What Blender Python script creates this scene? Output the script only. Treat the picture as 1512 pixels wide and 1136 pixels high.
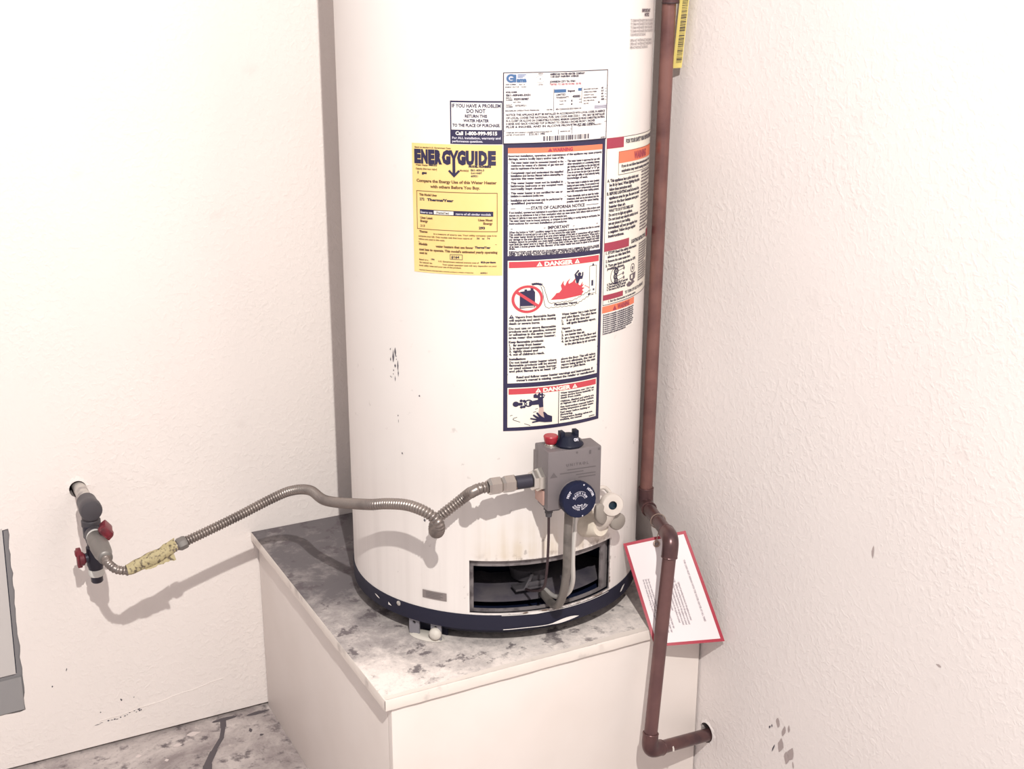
import bpy, bmesh, math, random
from mathutils import Vector, Matrix, noise

# ---------------------------------------------------------------- clear
for o in list(bpy.data.objects): bpy.data.objects.remove(o, do_unlink=True)
S = bpy.context.scene
COL = S.collection
pi, sin, cos, rad = math.pi, math.sin, math.cos, math.radians
rnd = random.Random(7)
V = Vector

# ---------------------------------------------------------------- camera, light, exposure
cam = bpy.data.cameras.new('camera'); camo = bpy.data.objects.new('camera', cam); COL.objects.link(camo)
cam.sensor_fit = 'HORIZONTAL'; cam.sensor_width = 36.0
cam.lens = 36.0 * 1819.6 / 1512.0
cam.clip_start = 0.05
R_, U_, F_ = V((.8842, -.4671, .0033)), V((.1351, .2626, .9554)), V((.4471, .8443, -.2953))
camo.matrix_world = Matrix(((R_.x, U_.x, -F_.x, -1.1709), (R_.y, U_.y, -F_.y, -2.1983), (R_.z, U_.z, -F_.z, 1.3778), (0, 0, 0, 1)))
S.camera = camo

world = bpy.data.worlds.new('world'); S.world = world; world.use_nodes = True
bg = world.node_tree.nodes['Background']
bg.inputs[0].default_value = (1.0, .95, .95, 1); bg.inputs[1].default_value = .55

lamp = bpy.data.lights.new('bare_bulb', 'POINT'); lamp.energy = 265; lamp.shadow_soft_size = .014
lamp.color = (1.0, .96, .90)
lampo = bpy.data.objects.new('bare_bulb', lamp); COL.objects.link(lampo); lampo.location = (-1.07, -2.45, 2.33)

S.view_settings.view_transform = 'Standard'; S.view_settings.look = 'None'
S.view_settings.gamma = 1.0; S.view_settings.use_curve_mapping = False
S.view_settings.exposure = 0.0

# ---------------------------------------------------------------- materials
def mat(name, col, rough=.6, metal=0.0, spec=.5, bump=None, var=None):
    """plain procedural material; bump=(scale,strength,dist), var=(scale, other colour, lo, hi)"""
    m = bpy.data.materials.new(name); m.use_nodes = True
    nt = m.node_tree; b = nt.nodes['Principled BSDF']
    b.inputs['Base Color'].default_value = (*col, 1); b.inputs['Roughness'].default_value = rough
    b.inputs['Metallic'].default_value = metal; b.inputs['Specular IOR Level'].default_value = spec
    tc = nt.nodes.new('ShaderNodeTexCoord')
    if var:
        n = nt.nodes.new('ShaderNodeTexNoise'); n.inputs['Scale'].default_value = var[0]; n.inputs['Detail'].default_value = 6
        nt.links.new(tc.outputs['Object'], n.inputs['Vector'])
        r = nt.nodes.new('ShaderNodeMapRange'); r.inputs[1].default_value = var[2]; r.inputs[2].default_value = var[3]
        nt.links.new(n.outputs['Fac'], r.inputs[0])
        mx = nt.nodes.new('ShaderNodeMix'); mx.data_type = 'RGBA'
        mx.inputs[6].default_value = (*col, 1); mx.inputs[7].default_value = (*var[1], 1)
        nt.links.new(r.outputs[0], mx.inputs[0]); nt.links.new(mx.outputs[2], b.inputs['Base Color'])
    if bump:
        n = nt.nodes.new('ShaderNodeTexNoise'); n.inputs['Scale'].default_value = bump[0]; n.inputs['Detail'].default_value = 4
        nt.links.new(tc.outputs['Object'], n.inputs['Vector'])
        bp = nt.nodes.new('ShaderNodeBump'); bp.inputs['Strength'].default_value = bump[1]; bp.inputs['Distance'].default_value = bump[2]
        nt.links.new(n.outputs['Fac'], bp.inputs['Height']); nt.links.new(bp.outputs[0], b.inputs['Normal'])
    return m

class NT:
    """small node graph helper"""
    def __init__(s, m): s.m = m; s.t = m.node_tree; s.b = s.t.nodes['Principled BSDF']; s.tc = s.t.nodes.new('ShaderNodeTexCoord')
    def set(s, sock, v):
        if isinstance(v, bpy.types.NodeSocket): s.t.links.new(v, sock)
        elif isinstance(v, tuple) and len(v) == 3 and sock.type == 'RGBA': sock.default_value = (*v, 1)
        else: sock.default_value = v
    def noise(s, vec, scale, detail=4, rough=.5, dist=0.0):
        n = s.t.nodes.new('ShaderNodeTexNoise'); s.set(n.inputs['Vector'], vec); n.inputs['Scale'].default_value = scale
        n.inputs['Detail'].default_value = detail; n.inputs['Roughness'].default_value = rough; n.inputs['Distortion'].default_value = dist
        return n.outputs['Fac']
    def rng(s, x, a, b, c=0.0, d=1.0, smooth=False):
        n = s.t.nodes.new('ShaderNodeMapRange'); s.set(n.inputs[0], x)
        if smooth: n.interpolation_type = 'SMOOTHSTEP'
        for i, v in enumerate((a, b, c, d)): n.inputs[i + 1].default_value = v
        return n.outputs[0]
    def math(s, op, a, b=0.0):
        n = s.t.nodes.new('ShaderNodeMath'); n.operation = op; s.set(n.inputs[0], a); s.set(n.inputs[1], b); return n.outputs[0]
    def mix(s, f, a, b):
        n = s.t.nodes.new('ShaderNodeMix'); n.data_type = 'RGBA'; s.set(n.inputs[0], f); s.set(n.inputs[6], a); s.set(n.inputs[7], b); return n.outputs[2]
    def xyz(s, vec):
        n = s.t.nodes.new('ShaderNodeSeparateXYZ'); s.set(n.inputs[0], vec); return n.outputs
    def scale(s, vec, v):
        n = s.t.nodes.new('ShaderNodeMapping'); s.set(n.inputs['Vector'], vec); n.inputs['Scale'].default_value = v; return n.outputs[0]
    def bump(s, h, strength, dist):
        n = s.t.nodes.new('ShaderNodeBump'); n.inputs['Strength'].default_value = strength; n.inputs['Distance'].default_value = dist
        s.set(n.inputs['Height'], h); s.t.links.new(n.outputs[0], s.b.inputs['Normal'])

def wall_mat(name, col, bs):
    m = mat(name, col, .55, spec=.3); g = NT(m); p = g.tc.outputs['Object']
    big = g.noise(p, 3.0, 3); fine = g.noise(p, 14, 4)
    c = g.mix(g.rng(big, .35, .7), col, tuple(x * .965 for x in col))
    c = g.mix(g.rng(fine, .66, .8, 0, .35), c, (col[0] * .8, col[1] * .77, col[2] * .77))
    g.t.links.new(c, g.b.inputs['Base Color'])
    # orange-peel / knock-down paint texture
    a = g.noise(p, 95, 4, .55, .5); b = g.noise(p, 260, 2)
    h = g.math('ADD', g.rng(a, .45, .66, 0, 1, True), g.math('MULTIPLY', b, .35))
    patch = g.rng(g.noise(p, 4.5, 2), .35, .68, .25, 1)
    g.bump(g.math('MULTIPLY', h, patch), bs, .0022)
    return m
M = {}
M['wall_l'] = wall_mat('painted_wall_left', (.84, .775, .745), .27)
M['wall_r'] = wall_mat('painted_wall_right', (.80, .745, .73), .25)

def platform_top_mat():
    m = mat('dirty_platform_top', (.75, .7, .68), .7, spec=.25); g = NT(m); p = g.tc.outputs['Object']
    x, y, z = g.xyz(p)[0:3]
    n1 = g.noise(p, 13, 9, .68, .4); n2 = g.noise(p, 48, 7, .72); n3 = g.noise(p, 160, 5, .7)
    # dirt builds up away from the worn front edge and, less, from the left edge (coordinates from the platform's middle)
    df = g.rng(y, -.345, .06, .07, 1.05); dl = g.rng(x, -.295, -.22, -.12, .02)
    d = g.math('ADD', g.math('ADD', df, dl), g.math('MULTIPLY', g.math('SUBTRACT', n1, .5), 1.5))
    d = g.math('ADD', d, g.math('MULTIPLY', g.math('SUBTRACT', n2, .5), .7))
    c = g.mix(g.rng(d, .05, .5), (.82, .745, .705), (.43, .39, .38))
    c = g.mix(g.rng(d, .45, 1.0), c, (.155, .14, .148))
    spots = g.rng(g.math('ADD', g.noise(p, 27, 5, .6), g.math('MULTIPLY', n3, .2)), .67, .73)
    c = g.mix(g.math('MULTIPLY', spots, g.rng(d, .0, .3, .1, .85)), c, (.12, .10, .11))
    c = g.mix(g.math('MULTIPLY', g.rng(n3, .54, .74), g.rng(d, -.2, .4, .15, .5)), c, (.16, .14, .15))
    g.t.links.new(c, g.b.inputs['Base Color']); g.bump(n2, .3, .002)
    return m
M['plat_top'] = platform_top_mat()
M['plat_edge'] = mat('platform_edge_paint', (.74, .67, .62), .6, bump=(60, .3, .001), var=(25, (.42, .37, .35), .58, .78))
M['plat_front'] = mat('platform_panel_paint', (.80, .735, .70), .5, spec=.3, bump=(9, .15, .002), var=(6, (.76, .69, .65), .4, .7))

def floor_mat():
    m = mat('stained_concrete', (.5, .45, .44), .8, spec=.2); g = NT(m); p = g.tc.outputs['Object']
    n1 = g.noise(p, 6, 8, .65, .5); n2 = g.noise(p, 30, 6, .65); n3 = g.noise(p, 150, 4)
    c = g.mix(g.rng(n1, .38, .62), (.60, .54, .52), (.28, .24, .24))
    c = g.mix(g.rng(n2, .54, .66, 0, .9), c, (.12, .10, .11))
    c = g.mix(g.rng(n2, .27, .36, .8, 0), c, (.66, .58, .55))
    c = g.mix(g.rng(n3, .55, .75, 0, .4), c, (.16, .14, .15))
    g.t.links.new(c, g.b.inputs['Base Color']); g.bump(g.math('ADD', n2, n3), .4, .002)
    return m
M['floor'] = floor_mat()

def jacket_mat():
    m = mat('white_enamel_jacket', (.80, .755, .725), .42, spec=.35); g = NT(m)
    uv = g.tc.outputs['UV']; x, y, z = g.xyz(uv)[0:3]            # x = arc length from the front, y = height
    blot = g.noise(uv, 5, 5); st = g.noise(g.scale(uv, (60, 2.2, 1)), 1.0, 4); sp = g.noise(uv, 55, 3)
    c = g.mix(g.rng(blot, .4, .7, 0, .6), (.775, .728, .705), (.73, .675, .65))
    # yellow drip staining over the burner opening
    band = g.math('MULTIPLY', g.rng(y, .545, .63, 1, 0, True), g.rng(y, .535, .548, .0, 1))
    band = g.math('MULTIPLY', band, g.math('MULTIPLY', g.rng(x, -.14, -.09), g.rng(x, .10, .15, 1, 0)))
    drip = g.math('MULTIPLY', band, g.rng(st, .40, .68, .25, 1))
    drip = g.math('MULTIPLY', drip, g.rng(g.noise(uv, 22, 4), .3, .6, .3, 1))
    c = g.mix(g.math('MULTIPLY', drip, .62), c, (.56, .43, .24))
    rust = g.math('MULTIPLY', g.math('MULTIPLY', g.rng(y, .54, .556, 1, 0), g.math('MULTIPLY', g.rng(x, -.135, -.06), g.rng(x, .128, .13, 1, 0))), g.rng(g.noise(uv, 70, 4), .5, .66))
    c = g.mix(g.math('MULTIPLY', rust, .9), c, (.13, .075, .045))
    # soft grey grime in the lower part and a few specks
    low = g.rng(y, .75, .48, 0, 1); c = g.mix(g.math('MULTIPLY', low, g.rng(st, .45, .75, 0, .22)), c, (.42, .37, .35))
    speck = g.math('MULTIPLY', g.rng(sp, .68, .75), g.rng(y, .95, .55, .08, .9)); c = g.mix(g.math('MULTIPLY', speck, .6), c, (.25, .21, .2))
    g.t.links.new(c, g.b.inputs['Base Color'])
    g.bump(g.noise(g.scale(uv, (90, 6, 1)), 1.0, 3), .05, .001)
    return m
M['jacket'] = jacket_mat()
M['black'] = mat('black_base_paint', (.016, .016, .032), .5, spec=.25, bump=(120, .2, .0008))
M['black_plastic'] = mat('black_knob_plastic', (.008, .010, .024), .45, spec=.25)
M['navy_dial'] = mat('navy_dial_plastic', (.008, .011, .036), .5, spec=.25)
M['chip'] = mat('bare_white_chip', (.75, .72, .70), .5)
M['chamber'] = mat('dark_recess', (.006, .009, .028), .9, spec=.1, bump=(40, .4, .003))  # near-black for the burner chamber, wall backings and door gap line
M['dust'] = mat('dusty_shield', (.085, .076, .085), .95, spec=.1, bump=(90, .5, .002), var=(22, (.05, .045, .06), .4, .65))
M['frame'] = mat('opening_frame_steel', (.24, .215, .22), .6, .2, var=(50, (.10, .085, .09), .5, .68))
M['ctl'] = mat('grey_control_casting', (.185, .163, .170), .48, .25, bump=(300, .2, .0005), var=(30, (.17, .15, .155), .5, .75))
M['ctl_mark'] = mat('dark_casting_marks', (.11, .095, .10), .6)
M['red'] = mat('red_plastic', (.33, .016, .03), .35)
M['red_handle'] = mat('worn_red_handle', (.19, .018, .03), .45, var=(60, (.10, .016, .024), .5, .7))
M['chrome'] = mat('bright_fitting_metal', (.72, .69, .64), .28, .9, bump=(200, .1, .0005))
M['nut'] = mat('dull_nickel_nut', (.50, .46, .43), .26, .92)
M['steel'] = mat('corrugated_steel', (.30, .26, .24), .36, .75, var=(25, (.22, .19, .18), .45, .7))
M['tube'] = mat('aluminium_tube', (.215, .195, .18), .5, .5, var=(40, (.13, .118, .11), .5, .7))
M['tube_light'] = mat('pale_aluminium_tube', (.62, .59, .56), .45, .4)
M['thin'] = mat('dark_capillary', (.05, .03, .035), .5, .3)
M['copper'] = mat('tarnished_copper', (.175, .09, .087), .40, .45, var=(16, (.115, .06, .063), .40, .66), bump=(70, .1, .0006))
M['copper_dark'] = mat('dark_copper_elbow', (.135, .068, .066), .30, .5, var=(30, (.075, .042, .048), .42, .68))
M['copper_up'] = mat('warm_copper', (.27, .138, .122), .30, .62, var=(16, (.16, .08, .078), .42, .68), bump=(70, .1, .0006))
M['copper_spot'] = mat('shiny_solder_copper', (.5, .26, .16), .3, .8)
M['solder'] = mat('solder_paint_drip', (.8, .75, .7), .4)
M['label_white'] = mat('label_white_vinyl', (.83, .79, .755), .38, spec=.4)
M['label_cream'] = mat('label_cream_vinyl', (.83, .79, .70), .38, spec=.4)
M['label_yellow'] = mat('energy_label_yellow', (.82, .61, .255), .45, var=(14, (.81, .56, .21), .4, .7))
M['navy'] = mat('label_navy_ink', (.024, .019, .062), .5)
M['ink'] = mat('label_black_ink', (.03, .022, .05), .6)
M['ink_soft'] = mat('label_faded_ink', (.13, .10, .12), .6)
M['ink_brown'] = mat('label_brown_ink', (.16, .085, .04), .6)
M['ink_red'] = mat('label_red_ink', (.52, .055, .075), .5)
M['ink_darkred'] = mat('label_dark_red_ink', (.34, .04, .075), .5)
M['ink_orange'] = mat('label_orange_ink', (.74, .19, .10), .5)
M['ink_blue'] = mat('label_blue_ink', (.045, .12, .27), .5)
M['ink_pale'] = mat('label_pale_ink', (.55, .54, .62), .5)
M['skin_ink'] = mat('label_tan_ink', (.55, .40, .36), .5)
M['plate'] = mat('grey_metal_plate', (.26, .225, .22), .5, .3)
M['cream'] = mat('cream_valve_plastic', (.68, .61, .52), .45, var=(40, (.58, .51, .42), .45, .7))
M['cream2'] = mat('pale_valve_plastic', (.60, .54, .50), .45, var=(35, (.50, .44, .39), .45, .7))
M['taupe'] = mat('taupe_valve_handle', (.27, .24, .215), .5)
M['teal'] = mat('dark_teal_bore', (.012, .03, .05), .3)
M['leg'] = mat('leg_paint', (.58, .54, .49), .5)
M['leg_grey'] = mat('leg_bracket_steel', (.26, .25, .28), .5, .3)
M['card'] = mat('white_card', (.74, .675, .69), .5)
M['card_red'] = mat('card_red_border', (.36, .03, .055), .5)
M['card_ink'] = mat('card_faint_ink', (.36, .31, .34), .6)
M['grommet'] = mat('brass_grommet', (.34, .25, .21), .4, .6)
M['tag_yellow'] = mat('barcode_tag_yellow', (.82, .68, .22), .5)
M['pipe_white'] = mat('primed_pipe_stub', (.56, .51, .47), .6, var=(60, (.35, .31, .3), .5, .68), bump=(120, .3, .001))
M['iron'] = mat('dark_grey_iron', (.085, .078, .088), .5, .35, bump=(90, .2, .0006))
M['iron_blue'] = mat('blue_black_iron', (.035, .033, .05), .42, .3)
M['grey_fit'] = mat('grey_flare_fitting', (.21, .195, .185), .45, .45)
M['tape'] = mat('white_thread_tape', (.66, .64, .61), .6, bump=(160, .4, .001))
M['hose_tag'] = mat('yellowed_hose_tag', (.43, .365, .21), .75, bump=(70, .9, .004), var=(170, (.11, .085, .06), .50, .64))
M['box_frame'] = mat('grey_box_frame', (.24, .23, .24), .6)
M['box_door'] = mat('pale_grey_box_door', (.56, .53, .52), .55)
M['box_sill'] = mat('grey_box_sill', (.29, .28, .285), .6, bump=(160, .3, .0008))
M['plaster'] = mat('broken_plaster', (.42, .37, .36), .9, bump=(80, .8, .004), var=(50, (.2, .18, .18), .5, .65))
M['scuff'] = mat('dark_scuff', (.09, .08, .10), .7)
M['scuff_grey'] = mat('bare_grey_scuff', (.40, .335, .33), .8)
M['crack'] = mat('dark_floor_seam', (.10, .085, .095), .8)
M['putty'] = mat('white_floor_paint', (.66, .58, .56), .7)

# ---------------------------------------------------------------- mesh builder
class MB:
    def __init__(s): s.v = []; s.f = []; s.m = []; s.mats = []
    def mi(s, m):
        m = M[m] if isinstance(m, str) else m
        if m not in s.mats: s.mats.append(m)
        return s.mats.index(m)
    def add(s, verts, faces, m):
        o = len(s.v); k = s.mi(m); s.v += [tuple(p) for p in verts]
        for f in faces: s.f.append(tuple(i + o for i in f)); s.m.append(k)
    def bm(s, b, m, mtx=None):
        b.verts.index_update()
        s.add([(mtx @ v.co if mtx else v.co) for v in b.verts], [[v.index for v in f.verts] for f in b.faces], m); b.free()
    def box(s, c, size, m, bevel=0.0, mtx=None):
        b = bmesh.new(); bmesh.ops.create_cube(b, size=1.0)
        for v in b.verts: v.co = V((v.co.x * size[0] + c[0], v.co.y * size[1] + c[1], v.co.z * size[2] + c[2]))
        if bevel: bmesh.ops.bevel(b, geom=b.edges[:], offset=bevel, segments=2, affect='EDGES', profile=.6)
        s.bm(b, m, mtx)
    def lathe(s, p, axis, prof, m, n=24, start=None, caps=True, flute=None):
        """prof = [(distance along the axis, radius)]"""
        ax = V(axis).normalized(); a = ax.orthogonal().normalized()
        if start is not None: a = (V(start) - ax * V(start).dot(ax)).normalized()
        b = ax.cross(a); p = V(p); vs = []; fs = []
        for d, r in prof:
            for i in range(n):
                t = 2 * pi * i / n; rr = r * (flute(i) if flute else 1)
                vs.append(p + ax * d + (a * cos(t) + b * sin(t)) * rr)
        for j in range(len(prof) - 1):
            for i in range(n):
                k = (i + 1) % n; fs.append((j * n + i, j * n + k, (j + 1) * n + k, (j + 1) * n + i))
        if caps:
            if prof[0][1] > 1e-6: fs.append(tuple(reversed(range(n))))
            if prof[-1][1] > 1e-6: fs.append(tuple(range((len(prof) - 1) * n, len(prof) * n)))
        s.add(vs, fs, m)
    def cyl(s, a, b, r, m, n=20, r2=None, ch=0.0):
        a, b = V(a), V(b); L = (b - a).length; r2 = r if r2 is None else r2
        prof = [(0, r - ch), (ch, r), (L - ch, r2), (L, r2 - ch)] if ch else [(0, r), (L, r2)]
        s.lathe(a, b - a, prof, m, n)
    def tube(s, pts, r, m, n=12, radf=None, caps=True, flat=None):
        pts = [V(p) for p in pts]; N = len(pts); vs = []; fs = []
        t0 = (pts[1] - pts[0]).normalized(); u = t0.orthogonal().normalized()
        for i, p in enumerate(pts):
            t = (pts[min(i + 1, N - 1)] - pts[max(i - 1, 0)]).normalized()
            u = (u - t * u.dot(t)).normalized(); w = t.cross(u)
            rr = radf(i) if radf else r
            for k in range(n):
                a = 2 * pi * k / n; vs.append(p + (u * cos(a) + w * sin(a)) * rr)
        for j in range(N - 1):
            for i in range(n):
                k = (i + 1) % n; fs.append((j * n + i, j * n + k, (j + 1) * n + k, (j + 1) * n + i))
        if caps: fs.append(tuple(reversed(range(n)))); fs.append(tuple(range((N - 1) * n, N * n)))
        s.add(vs, fs, m)
    def torus(s, c, axis, R, r, m, n=24, k=8):
        ax = V(axis).normalized(); a = ax.orthogonal().normalized(); b = ax.cross(a); c = V(c)
        pts = [c + (a * cos(2 * pi * i / n) + b * sin(2 * pi * i / n)) * R for i in range(n + 1)]
        s.tube(pts, r, m, k, caps=False)

def spline(pts, step):
    """Catmull-Rom through pts, resampled at an even step"""
    P = [V(p) for p in pts]; P = [P[0] * 2 - P[1]] + P + [P[-1] * 2 - P[-2]]; out = []
    for i in range(1, len(P) - 2):
        p0, p1, p2, p3 = P[i - 1:i + 3]
        for k in range(40):
            t = k / 40
            out.append(.5 * ((2 * p1) + (p2 - p0) * t + (2 * p0 - 5 * p1 + 4 * p2 - p3) * t * t + (3 * p1 - p0 - 3 * p2 + p3) * t ** 3))
    out.append(P[-2]); res = [out[0]]; acc = 0
    for a, b in zip(out, out[1:]):
        L = (b - a).length; d = step - acc
        while d <= L and L > 0: res.append(a.lerp(b, d / L)); d += step
        acc = (acc + L) % step if L > 0 else acc
    return res

ROOT = {}
def obj(name, mb, parent=None, smooth=35, kind=None, label=None, uv=None):
    me = bpy.data.meshes.new(name); base = ROOT.get(parent.name, V((0, 0, 0))) if parent else V((0, 0, 0))
    me.from_pydata([tuple(V(p) - base) for p in mb.v], [], mb.f)
    for m in mb.mats: me.materials.append(m)
    me.polygons.foreach_set('material_index', mb.m)
    if smooth:
        me.polygons.foreach_set('use_smooth', [True] * len(me.polygons)); me.set_sharp_from_angle(angle=rad(smooth))
    me.update()
    o = bpy.data.objects.new(name, me); COL.objects.link(o)
    if parent: o.parent = parent; ROOT[o.name] = base
    if kind: o['kind'] = kind
    if label: o['label'] = label
    return o
def thing(name, label, cat, loc, group=None):
    o = bpy.data.objects.new(name, None); COL.objects.link(o); o.location = loc; o.empty_display_size = .05
    o['label'] = label; o['category'] = cat; ROOT[o.name] = V(loc)
    if group: o['group'] = group
    return o
def struct(name, mb, smooth=0): return obj(name, mb, None, smooth, 'structure')

# ---------------------------------------------------------------- text glyphs
_tc = {}
def glyphs(string, bold=0.0):
    k = (string, bold)
    if k not in _tc:
        cu = bpy.data.curves.new('t', 'FONT'); cu.body = string; cu.size = 1.0; cu.resolution_u = 2; cu.fill_mode = 'FRONT'; cu.offset = bold
        ob = bpy.data.objects.new('t', cu); me = ob.to_mesh()
        vs = [(v.co.x, v.co.y) for v in me.vertices]; fs = [tuple(p.vertices) for p in me.polygons]
        ob.to_mesh_clear(); bpy.data.objects.remove(ob); bpy.data.curves.remove(cu)
        _tc[k] = (vs, fs)
    return _tc[k]

class Sheet:
    """flat printed sheet: coordinates x right, y down, in its own units, put on a surface by fn(x, y, lift)"""
    def __init__(s, fn, W, H, step): s.fn = fn; s.W = W; s.H = H; s.step = step; s.base = MB(); s.print = MB()
    def rect(s, x0, y0, x1, y1, m, lay=1, mb=None):
        mb = mb or s.print; nx = max(1, int(math.ceil(abs(x1 - x0) / s.step))); ny = max(1, int(math.ceil(abs(y1 - y0) / (s.step * 3))))
        vs = [s.fn(x0 + (x1 - x0) * i / nx, y0 + (y1 - y0) * j / ny, lay) for j in range(ny + 1) for i in range(nx + 1)]
        fs = [(j * (nx + 1) + i, (j + 1) * (nx + 1) + i, (j + 1) * (nx + 1) + i + 1, j * (nx + 1) + i + 1) for j in range(ny) for i in range(nx)]
        mb.add(vs, fs, m)
    def sheet(s, m, edge=None):
        """the sheet itself: front plus a thin rim down to the surface"""
        s.rect(0, 0, s.W, s.H, m, 0, s.base); n = max(2, int(s.W / s.step)); st = s.step
        per = [(s.W * i / n, 0) for i in range(n)] + [(s.W, s.H * i / n) for i in range(n)] + [(s.W - s.W * i / n, s.H) for i in range(n)] + [(0, s.H - s.H * i / n) for i in range(n)]
        N = len(per); vs = [s.fn(x, y, 0) for x, y in per] + [s.fn(x, y, -1) for x, y in per]
        s.base.add(vs, [(i, (i + 1) % N, N + (i + 1) % N, N + i) for i in range(N)], edge or m)
    def frame(s, x0, y0, x1, y1, w, m, lay=1):
        s.rect(x0, y0, x1, y0 + w, m, lay); s.rect(x0, y1 - w, x1, y1, m, lay); s.rect(x0, y0 + w, x0 + w, y1 - w, m, lay); s.rect(x1 - w, y0 + w, x1, y1 - w, m, lay)
    def poly(s, pts, m, lay=2):
        b = bmesh.new(); vv = [b.verts.new((x, y, 0)) for x, y in pts]; f = b.faces.new(vv); f.normal_update()
        bmesh.ops.triangulate(b, faces=[f]); b.verts.index_update()
        s.print.add([s.fn(v.co.x, v.co.y, lay) for v in b.verts], [[v.index for v in f.verts] for f in b.faces], m); b.free()
    def line(s, pts, w, m, lay=2):
        for (x0, y0), (x1, y1) in zip(pts, pts[1:]):
            dx, dy = x1 - x0, y1 - y0; L = math.hypot(dx, dy) or 1; nx, ny = -dy / L * w / 2, dx / L * w / 2
            s.print.add([s.fn(*q, lay) for q in ((x0 + nx, y0 + ny), (x0 - nx, y0 - ny), (x1 - nx, y1 - ny), (x1 + nx, y1 + ny))], [(0, 1, 2, 3)], m)
    def ring(s, cx, cy, r0, r1, m, lay=2, n=32, a0=0, a1=2 * pi):
        vs = []
        for i in range(n + 1):
            a = a0 + (a1 - a0) * i / n
            for r in (r0, r1): vs.append(s.fn(cx + cos(a) * r, cy + sin(a) * r, lay))
        s.print.add(vs, [(2 * i, 2 * i + 1, 2 * i + 3, 2 * i + 2) for i in range(n)], m)
    def disc(s, cx, cy, r, m, lay=2, n=20): s.poly([(cx + cos(2 * pi * i / n) * r, cy + sin(2 * pi * i / n) * r) for i in range(n)], m, lay)
    def text(s, string, x, y, h, m='ink', w=None, al='l', bold=0.0, lay=2, rot=0):
        """y = baseline, h = cap height, w = forced width"""
        bold = .012 + bold * 1.9 + (.022 if h < 3.7 else .010 if h < 5 else 0)
        vs, fs = glyphs(string, bold)
        if not vs: return
        x0 = min(v[0] for v in vs); x1 = max(v[0] for v in vs); sy = h / .72; sx = (w / (x1 - x0)) if w else sy
        W = (x1 - x0) * sx; ox = x - (W if al == 'r' else W / 2 if al == 'c' else 0); c, q = cos(rot), sin(rot)
        out = []
        for a, b in vs:
            px, py = (a - x0) * sx + (ox - x), -b * sy
            out.append(s.fn(x + px * c - py * q, y + px * q + py * c, lay))
        s.print.add(out, fs, m)
    def para(s, x, ys, w, lines, h, m='ink', bold=.012, last=.7, lay=2):
        for i, (y, t) in enumerate(zip(ys, lines)):
            e = t.endswith('|'); s.text(t.rstrip('|'), x, y, h, m, w * (last if e else 1), 'l', bold, lay)
    def done(s, name, parent, label=None):
        p = obj(name, s.base, parent, 30, label=label)
        if s.print.v: obj('print', s.print, p, 0)
        return p

# ================================================================ SETTING
H = .3885                                   # platform height
def wall_holes(outer, holes, to3, depth, m, edge_m):
    """flat wall with holes; to3(u, v, d) places it, d = 0 the face, depth = back"""
    b = bmesh.new(); edges = []
    for loop in [outer] + holes:
        vv = [b.verts.new((u, v, 0)) for u, v in loop]
        edges += [b.edges.new((vv[i], vv[(i + 1) % len(vv)])) for i in range(len(vv))]
    bmesh.ops.triangle_fill(b, use_beauty=True, edges=edges); b.verts.index_update()
    mb = MB(); tri = [[v.index for v in f.verts] for f in b.faces]; co = [(v.co.x, v.co.y) for v in b.verts]; b.free()
    mb.add([to3(u, v, 0) for u, v in co], tri, m); mb.add([to3(u, v, depth) for u, v in co], tri, m)
    for loop, mm in [(outer, m)] + [(h, edge_m) for h in holes]:
        n = len(loop); mb.add([to3(u, v, 0) for u, v in loop] + [to3(u, v, depth) for u, v in loop], [(i, (i + 1) % n, n + (i + 1) % n, n + i) for i in range(n)], mm)
    return mb
def jag(pts, step, amp):
    out = []
    for (x0, y0), (x1, y1) in zip(pts, pts[1:] + pts[:1]):
        L = math.hypot(x1 - x0, y1 - y0); n = max(1, int(L / step))
        for i in range(n):
            t = i / n; out.append((x0 + (x1 - x0) * t + rnd.uniform(-amp, amp), y0 + (y1 - y0) * t + rnd.uniform(-amp, amp)))
    return out
def blob(cx, cy, r, n=14, amp=.2): return [(cx + cos(2 * pi * i / n) * r * (1 + rnd.uniform(-amp, amp)), cy + sin(2 * pi * i / n) * r * (1 + rnd.uniform(-amp, amp))) for i in range(n)]

box_hole = jag([(-1.34, .1145), (-1.0275, .1195), (-1.0185, .4835), (-1.34, .491)], .012, .0016)
stub_hole = blob(-.8945, .5375, .0158, 16, .08)
wl = struct('wall_left', wall_holes([(-2.6, .006), (0, .0075), (0, 2.6), (-2.6, 2.6)], [box_hole, stub_hole], lambda u, v, d: (u, d, v), .09, 'wall_l', 'plaster'))
pipe_hole = blob(-.7125, .1735, .0185, 16, .16)
wr = struct('wall_right', wall_holes([(-3.2, 0), (0, 0), (0, 2.6), (-3.2, 2.6)], [pipe_hole], lambda u, v, d: (d, u, v), .09, 'wall_r', 'plaster'))
mb = MB(); mb.box((-1.3, -1.52, -.03), (2.78, 3.26, .06), 'floor'); fl = struct('floor', mb)
# black backings put in for the shade inside wall holes and the floor gap
mb = MB(); mb.box((-.8945, .078, .54), (.07, .02, .07), 'chamber'); obj('shade_backing', mb, wl, 0)
mb = MB(); mb.box((-1.35, .05, .005), (2.5, .06, .0096), 'chamber'); obj('shade_backing', mb, wl, 0)
mb = MB(); mb.box((.078, -.7125, .1735), (.02, .07, .07), 'chamber'); obj('shade_backing', mb, wr, 0)
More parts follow.
